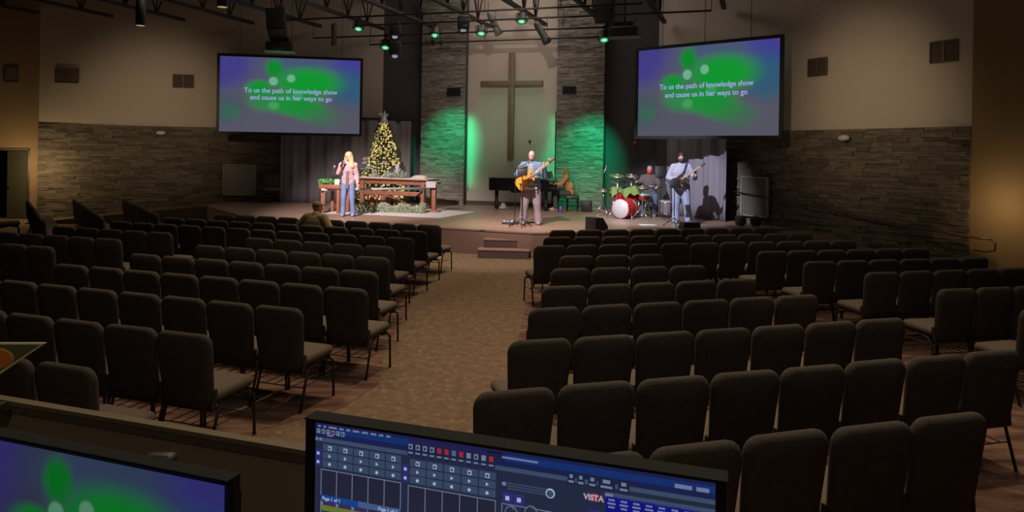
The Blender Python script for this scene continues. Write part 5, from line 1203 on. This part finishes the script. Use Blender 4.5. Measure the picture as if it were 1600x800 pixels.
# slide picture on left monitor
y_ = -.008
uvquad('picture', x0 + .008, L - .008, -.325 + .008, -.008, y_, slide_mat('monitor_slide', .5, (62, 66, 86)), m1)
wS = L - x0 - .024; hS = .301
text_mesh('To us the path of knowledge show', wS * .0485, emis('monitor_lettering', (125, 150, 185)), m1, (x0 + .012 + wS * .502, y_ - .006, -.313 + hS * .520), (R(90), 0, 0), off=.0004, ext=.0005, sx=.98)
text_mesh('and cause us in her ways to go', wS * .0485, emis('monitor_lettering', (125, 150, 185)), m1, (x0 + .012 + wS * .505, y_ - .006, -.313 + hS * .435), (R(90), 0, 0), off=.0004, ext=.0005, sx=.98)
m2, x0, L, a2, A2, zt2_ = monitor((482, 649), (1137, 752), 1.0, .826, .33, math.hypot(pix(1137, 752, .826).x - pix(482, 649, 1.0).x, .174), 'right monitor on the booth desk showing a dark blue control program', .012)
ca2, sa2 = math.cos(a2), math.sin(a2)
def scr(px, py):
    kx, kz = ray(px, py)    # point = (kx*Y, Y, CAMH+kz*Y)
    # (kx*Y-A.x)*(-sa)+(Y-A.y)*ca = off
    Y = (A2.y * ca2 - A2.x * sa2 - .008) / (ca2 - kx * sa2) if False else ((-A2.x * sa2 + A2.y * ca2) - .008) / (ca2 - kx * sa2)
    x, y, z = kx * Y, Y, CAMH + kz * Y
    return (x - A2.x) * ca2 + (y - A2.y) * sa2, z - zt2_
UI = {}
def ui(key, x0_, z0_, x1_, z1_, lay=0):
    UI.setdefault((key, lay), MB()).box(((x0_ + x1_) / 2, -.0075 - .0006 * lay, (z0_ + z1_) / 2), (abs(x1_ - x0_), .0006, abs(z1_ - z0_)))
tl = scr(493.5, 660); rgt = scr(1118, 769)[0]; zb = -.33 + .012; left = tl[0]; topz = tl[1]
ui('base', left, topz, rgt, zb, 0)
slope = 0
def bar(key, py_left, hgt, lay=1, xa=None, xb=None, px_=494):
    z = scr(px_, py_left)[1]; ui(key, left if xa is None else xa, z, rgt if xb is None else xb, z - hgt, lay); return z
bar('topblue', 660, .019); bar('slate', 681.5, .0055)
X = lambda px, py: scr(px, py)[0]; Z = lambda px, py: scr(px, py)[1]
# brighter blue passages in the menu bar
for pa_, pb_, ky in ((525, 640, 'midblue'), (640, 760, 'violetblue'), (790, 1118, 'midblue')):
    ui(ky, X(pa_, 670), topz - .0035, X(pb_, 700), topz - .0115, 2)
# menu words as short bars
u = X(498, 662)
for wdt in (.004, .004, .012, .006, .006, .009, .009, .008, .006, .006):
    ui('word', u, topz - .0022, u + wdt, topz - .0045, 3); u += wdt + .0042
# six tool icons
for k in range(6):
    xx = X(496 + k * 7.6, 670); zz_ = topz - .0070; ui('icon' if k != 3 else 'pinkicon', xx, zz_, xx + .0050, zz_ - .0058, 3)
    ui('topblue', xx + .0014, zz_ - .0014, xx + .0036, zz_ - (.0044 if k % 2 else .0026), 4)
ui('word', X(512, 678), topz - .0138, X(521, 680), topz - .0152, 3)
for k in range(2): ui('word', X(494.5 + 6 * k, 683), Z(495, 682.5), X(497.5 + 6 * k, 683), Z(495, 682.5) - .003, 3)
def grid(tlp, trp, nc, z_top, rh, nr, key, lay=1, gap=.0009):
    xa, xb = X(*tlp), X(*trp); cw = (xb - xa) / nc
    for i in range(nc):
        for j in range(nr): ui(key, xa + i * cw + gap, z_top - j * rh - gap, xa + (i + 1) * cw - gap, z_top - (j + 1) * rh + gap, lay)
    return xa, cw
for (tlp, trp) in (((504, 692), (628, 710)), ((640, 716), (776, 737))):
    z0_ = Z(*tlp) + .0003; rh = .0108 * 1.0; xa, cw = grid(tlp, trp, 5, z0_, rh, 3, 'button')
    for i in range(5):
        xc = xa + (i + .5) * cw
        ui('glyph', xc - .0026, z0_ - rh * .28, xc + .0026, z0_ - rh * .78, 2); ui('button', xc - .0016, z0_ - rh * .38, xc + .0016, z0_ - rh * .68, 3)
        mbk = UI.setdefault(('glyph', 2), MB()); y2 = -.0091; zc = z0_ - rh * 1.5
        mbk.add([(xc - .0016, y2, zc + .0024), (xc + .0022, y2, zc), (xc - .0016, y2, zc - .0024), (xc - .0016, y2 + .0005, zc)], [(0, 2, 1), (0, 1, 3), (1, 2, 3), (2, 0, 3)])
        mbk.lathe([(.0021, 0), (.0021, .0004)], (xc, -.0088, z0_ - rh * 2.5), 8, (0, -1, 0))
    zs = z0_ - 3 * rh - .0030; hs = .0335 if tlp[0] < 600 else .05
    xa2 = xa - .0008; ui('line', xa2 - .0006, zs + .0008, xa2 + cw * 5 + .0006, zs, 2)
    for i in range(6): ui('line', xa2 + i * cw - .0004, zs, xa2 + i * cw + .0004, zs - hs, 2)
    for i in range(5): ui('cell', xa2 + i * cw + .0005, zs, xa2 + (i + 1) * cw - .0005, zs - hs, 1)
    ui('progress', xa2, zs - hs, xa2 + cw * 2.4, zs - hs - .0075, 2); ui('progress2', xa2 + cw * 2.4, zs - hs, xa2 + cw * 5, zs - hs - .0075, 2)
    text_mesh('Page 1 of 1', .0062, emis('ui_text', (150, 165, 190)), m2, (xa2 + .0165, -.0098, zs - hs - .0040), (R(90), 0, 0), ext=.0002, off=.0001)
    text_mesh('Page 1 of 1', .0062, emis('ui_text', (150, 165, 190)), m2, (xa2 + cw * 5 - .0175, -.0098, zs - hs - .0040), (R(90), 0, 0), ext=.0002, off=.0001)
    for i in range(5):
        z_ = zs - hs - .0080
        if i < 3: ui('purplebar', xa2 + i * cw + .001, z_, xa2 + (i + 1) * cw - .0006, z_ - .005, 2); ui('limebar', xa2 + i * cw + .001, z_ - .0055, xa2 + (i + 1) * cw - .0010, z_ - .0125, 2); ui('word', xa2 + i * cw + .002, z_ - .0150, xa2 + (i + 1) * cw - .004, z_ - .0165, 2); ui('word', xa2 + i * cw + .001, z_ - .0010, xa2 + i * cw + .0035, z_ - .0045, 3)
        ui('line', xa2 + i * cw - .0004, z_, xa2 + i * cw + .0004, zb, 2)
for px, py in ((498, 708), (634, 733)):
    for k in range(2):
        xx = X(px, py); z_ = Z(px, py) + .006 - k * .0115; ui('violet', xx - .0042, z_, xx + .0042, z_ - .0105, 2); ui('glyph', xx - .0018, z_ - .0035, xx + .0018, z_ - .007, 3)
# twelve tool buttons
xs0, xs1 = X(637, 693), X(774, 714); cw = (xs1 - xs0) / 12; zt_i = Z(640, 691)
for k in range(12):
    xx = xs0 + k * cw; ui('toolbg', xx + .0004, zt_i, xx + cw - .0004, zt_i - .0165, 2)
    ui({4: 'redicon', 5: 'redicon', 7: 'redicon', 11: 'redicon', 6: 'blueicon'}.get(k, 'icon'), xx + .0022, zt_i - .0015, xx + cw - .0022, zt_i - .0080, 3); ui('word', xx + .0020, zt_i - .0115, xx + cw - .0020, zt_i - .0135, 3)
    if k in (0, 1, 2, 3, 9): ui('toolbg', xx + .0038, zt_i - .0030, xx + cw - .0038, zt_i - .0065, 4)
ui('word', X(785, 713.5), Z(785, 712), X(841, 721), Z(785, 712) - .0022, 3)
# right side controls
xx = X(793, 757); z_ = Z(793, 752); ui('word', X(785, 755), z_ - .001, X(791, 756), z_ - .005, 3)
for k in range(3): ui('slider', X(793, 757), z_ - .001 - k * .0032, X(855, 768), z_ - .0025 - k * .0032, 2)
kn = MB(); xc, zc = scr(860, 770.5); kn.lathe([(.0058, 0), (.0058, .0006)], (xc, -.0085, zc), 20, (0, -1, 0)); kn.build('slider_knob', emis('ui_glyph', (150, 172, 196)), m2)
kn = MB(); kn.lathe([(.0043, 0), (.0043, .0006)], (xc, -.0093, zc), 20, (0, -1, 0)); kn.lathe([(.0025, .0006), (.0025, .0010)], (xc, -.0093, zc), 14, (0, -1, 0)); kn.build('slider_knob', emis('ui_button', (52, 66, 92)), m2)
for px, py in ((785.5, 768), (803.5, 771)):
    xx, z_ = scr(px, py); ui('violet', xx, z_, xx + .013, z_ - .0125, 2); ui('glyph', xx + .004, z_ - .004, xx + .009, z_ - .009, 3)
xx, z_ = scr(784, 785.5); ui('line', xx, z_, X(862, 798), z_ - .0008, 2); ui('line', xx, z_, xx + .0008, zb, 2)
for px in (799, 830): xc, zc = scr(px, 799); UI.setdefault(('glyph2', 2), MB()).lathe([(.0085, 0), (.0085, .0003)], (xc, -.0085, zc - .001), 20, (0, -1, 0)); UI.setdefault(('base', 3), MB()).lathe([(.0066, 0), (.0066, .0003)], (xc, -.0092, zc - .001), 20, (0, -1, 0))
xc, zc = scr(928, 777); text_mesh('VISTA', .0092, emis('ui_logo', (170, 150, 165)), m2, (xc, -.0100, zc), (R(90), 0, 0), ext=.0003, off=.0003)
ui('redicon', xc - .001, zc + .0045, xc + .0045, zc - .0045, 2)
for px, w_ in ((893, .009), (908, .009), (926, .010), (948, .020), (975, .013)):
    xx, z_ = scr(px, 738 + (px - 893) * .16); ui('toolbg', xx - w_ / 2, z_, xx + w_ / 2, z_ - .014, 2); ui('icon', xx - w_ * .22, z_ - .002, xx + w_ * .22, z_ - .006, 3); ui('word', xx - w_ * .35, z_ - .009, xx + w_ * .35, z_ - .0115, 3)
for px in (1060, 1080, 1094): xx, z_ = scr(px, 764 - (1094 - px) * .16); ui('word', xx - .004, z_ + .002, xx + (.010 if px != 1080 else .001), z_ - .0025, 3)
xx, z_ = scr(945, 768); ui('slate', xx, z_, rgt, z_ - .0055, 2); ui('word', xx + .001, z_ - .0012, xx + .010, z_ - .004, 3)
xx, z_ = scr(947, 773.5)
for i in range(8):
    for j in range(2):
        xa = xx + i * .0145; za_ = z_ - j * .0185; ui('deepblue', xa, za_, xa + .0140, za_ - .0180, 2)
        for q in range(3): ui('word', xa + .0030 - .001 * (q % 2), za_ - .0032 - q * .0042, xa + .0105 + .001 * (q % 2), za_ - .0052 - q * .0042, 3)
xc, zc = scr(915, 797); ui('violet', xc + .004, zc + .002, xc + .018, zb, 2)
COL = dict(base=(38, 46, 72), topblue=(28, 36, 84), midblue=(22, 52, 120), violetblue=(42, 34, 84), slate=(66, 84, 112), word=(120, 132, 170), icon=(118, 138, 165), pinkicon=(150, 110, 140), button=(52, 66, 92), glyph=(120, 140, 150), glyph2=(90, 100, 130), line=(120, 132, 160), cell=(38, 40, 62),
           progress=(22, 72, 150), progress2=(70, 100, 150), purplebar=(62, 48, 96), limebar=(110, 130, 50), violet=(50, 48, 130), toolbg=(30, 36, 66), redicon=(170, 42, 62), blueicon=(78, 110, 150), slider=(62, 78, 108), deepblue=(14, 16, 140))
for (key, lay), mb in UI.items():
    nm = {'word': 'menu_lettering', 'line': 'panel_lines', 'base': 'screen_picture'}.get(key, 'screen_' + {'midblue': 'menu_band', 'topblue': 'menu_bar', 'violetblue': 'menu_band', 'slate': 'tab_bar', 'icon': 'icons', 'pinkicon': 'icons', 'redicon': 'icons', 'blueicon': 'icons', 'button': 'buttons', 'glyph': 'glyphs', 'glyph2': 'dial', 'cell': 'cells', 'progress': 'progress_bar', 'progress2': 'progress_bar', 'purplebar': 'entries', 'limebar': 'entries', 'violet': 'buttons', 'toolbg': 'tool_tiles', 'slider': 'slider', 'deepblue': 'colour_tiles'}.get(key, key))
    mb.build(nm, emis('ui_' + key, COL[key], .72), m2)
# paper label on the bezel
xc, zc = scr(771, 697.5); o = MB().box((xc, -.0078, -.0060), (.042, .0006, .010)).build('paper_label', mat('dull_label', (.10, .07, .06), .8), m2)
MB().box((xc + .002, -.0083, -.0062), (.020, .0004, .0012)).build('label_print', mat('label_ink', (.03, .02, .02), .8), m2)
# small webcam-like black lump behind the left monitor
q = fl(249, 716, ZW - .2); 
p = pix(246, 726, 1.22); o = MB().bbox((0, 0, -.0), (.05, .03, .02), .008).box((0, .0, -.012), (.02, .035, .01)).build('monitor_clip', M_black, m1); o.matrix_parent_inverse = m1.matrix_basis.inverted(); o.location = (p.x, p.y + .01, p.z + .004)
# triangular sign at the left edge
SY = 1.62
sg = empty('triangular_sign', (0, 0, 0)); tag(sg, 'triangular sign with orange oval and cream border at the left photo edge', 'sign')
def tri(name, pxs, y0, th, m):
    pts = [pix(a, b, SY) for a, b in pxs]; n = len(pts); vs = [(p.x, SY - y0, p.z) for p in pts] + [(p.x, SY - y0 + th, p.z) for p in pts]
    fs = [tuple(range(n)), tuple(range(n, 2 * n))[::-1]] + [(i, n + i, n + (i + 1) % n, (i + 1) % n) for i in range(n)]
    return MB().add(vs, fs).build(name, m, sg)
tri('sign_border', [(71, 536), (-150, 536), (-40, 612)], 0, .006, mat('cream_border', (.75, .68, .42), .5))
tri('sign_face', [(63, 538.5), (-146, 538.5), (-40, 606)], .001, .0012, mat('dark_green_face', (.13, .13, .06), .5))
el = []; 
for k in range(40):
    t = 2 * math.pi * k / 40; x = math.cos(t) * 60; y = math.sin(t) * 21; el.append((-36 + x * .98, 561 + y - x * .04))
tri('oval_rim', el[::-1], .0022, .0012, mat('gold_rim', (.7, .42, .1), .5))
tri('orange_oval', [(-36 + (x + 36) * .95, 561 + (y - 561) * .90) for x, y in el[::-1]], .0034, .0012, mat('orange_face', (.7, .20, .04), .5))
g = pix(-60, 600, SY); MB().tube([(g.x, SY + .012, g.z + .05), (g.x, SY + .012, ZW + .01)], .008, 6).build('stem', M_black, sg)
o = MB().box((g.x, SY + .03, ZW + .006), (.12, .07, .012)).build('sign_foot', M_black, sg)
bpy.context.view_layer.update()
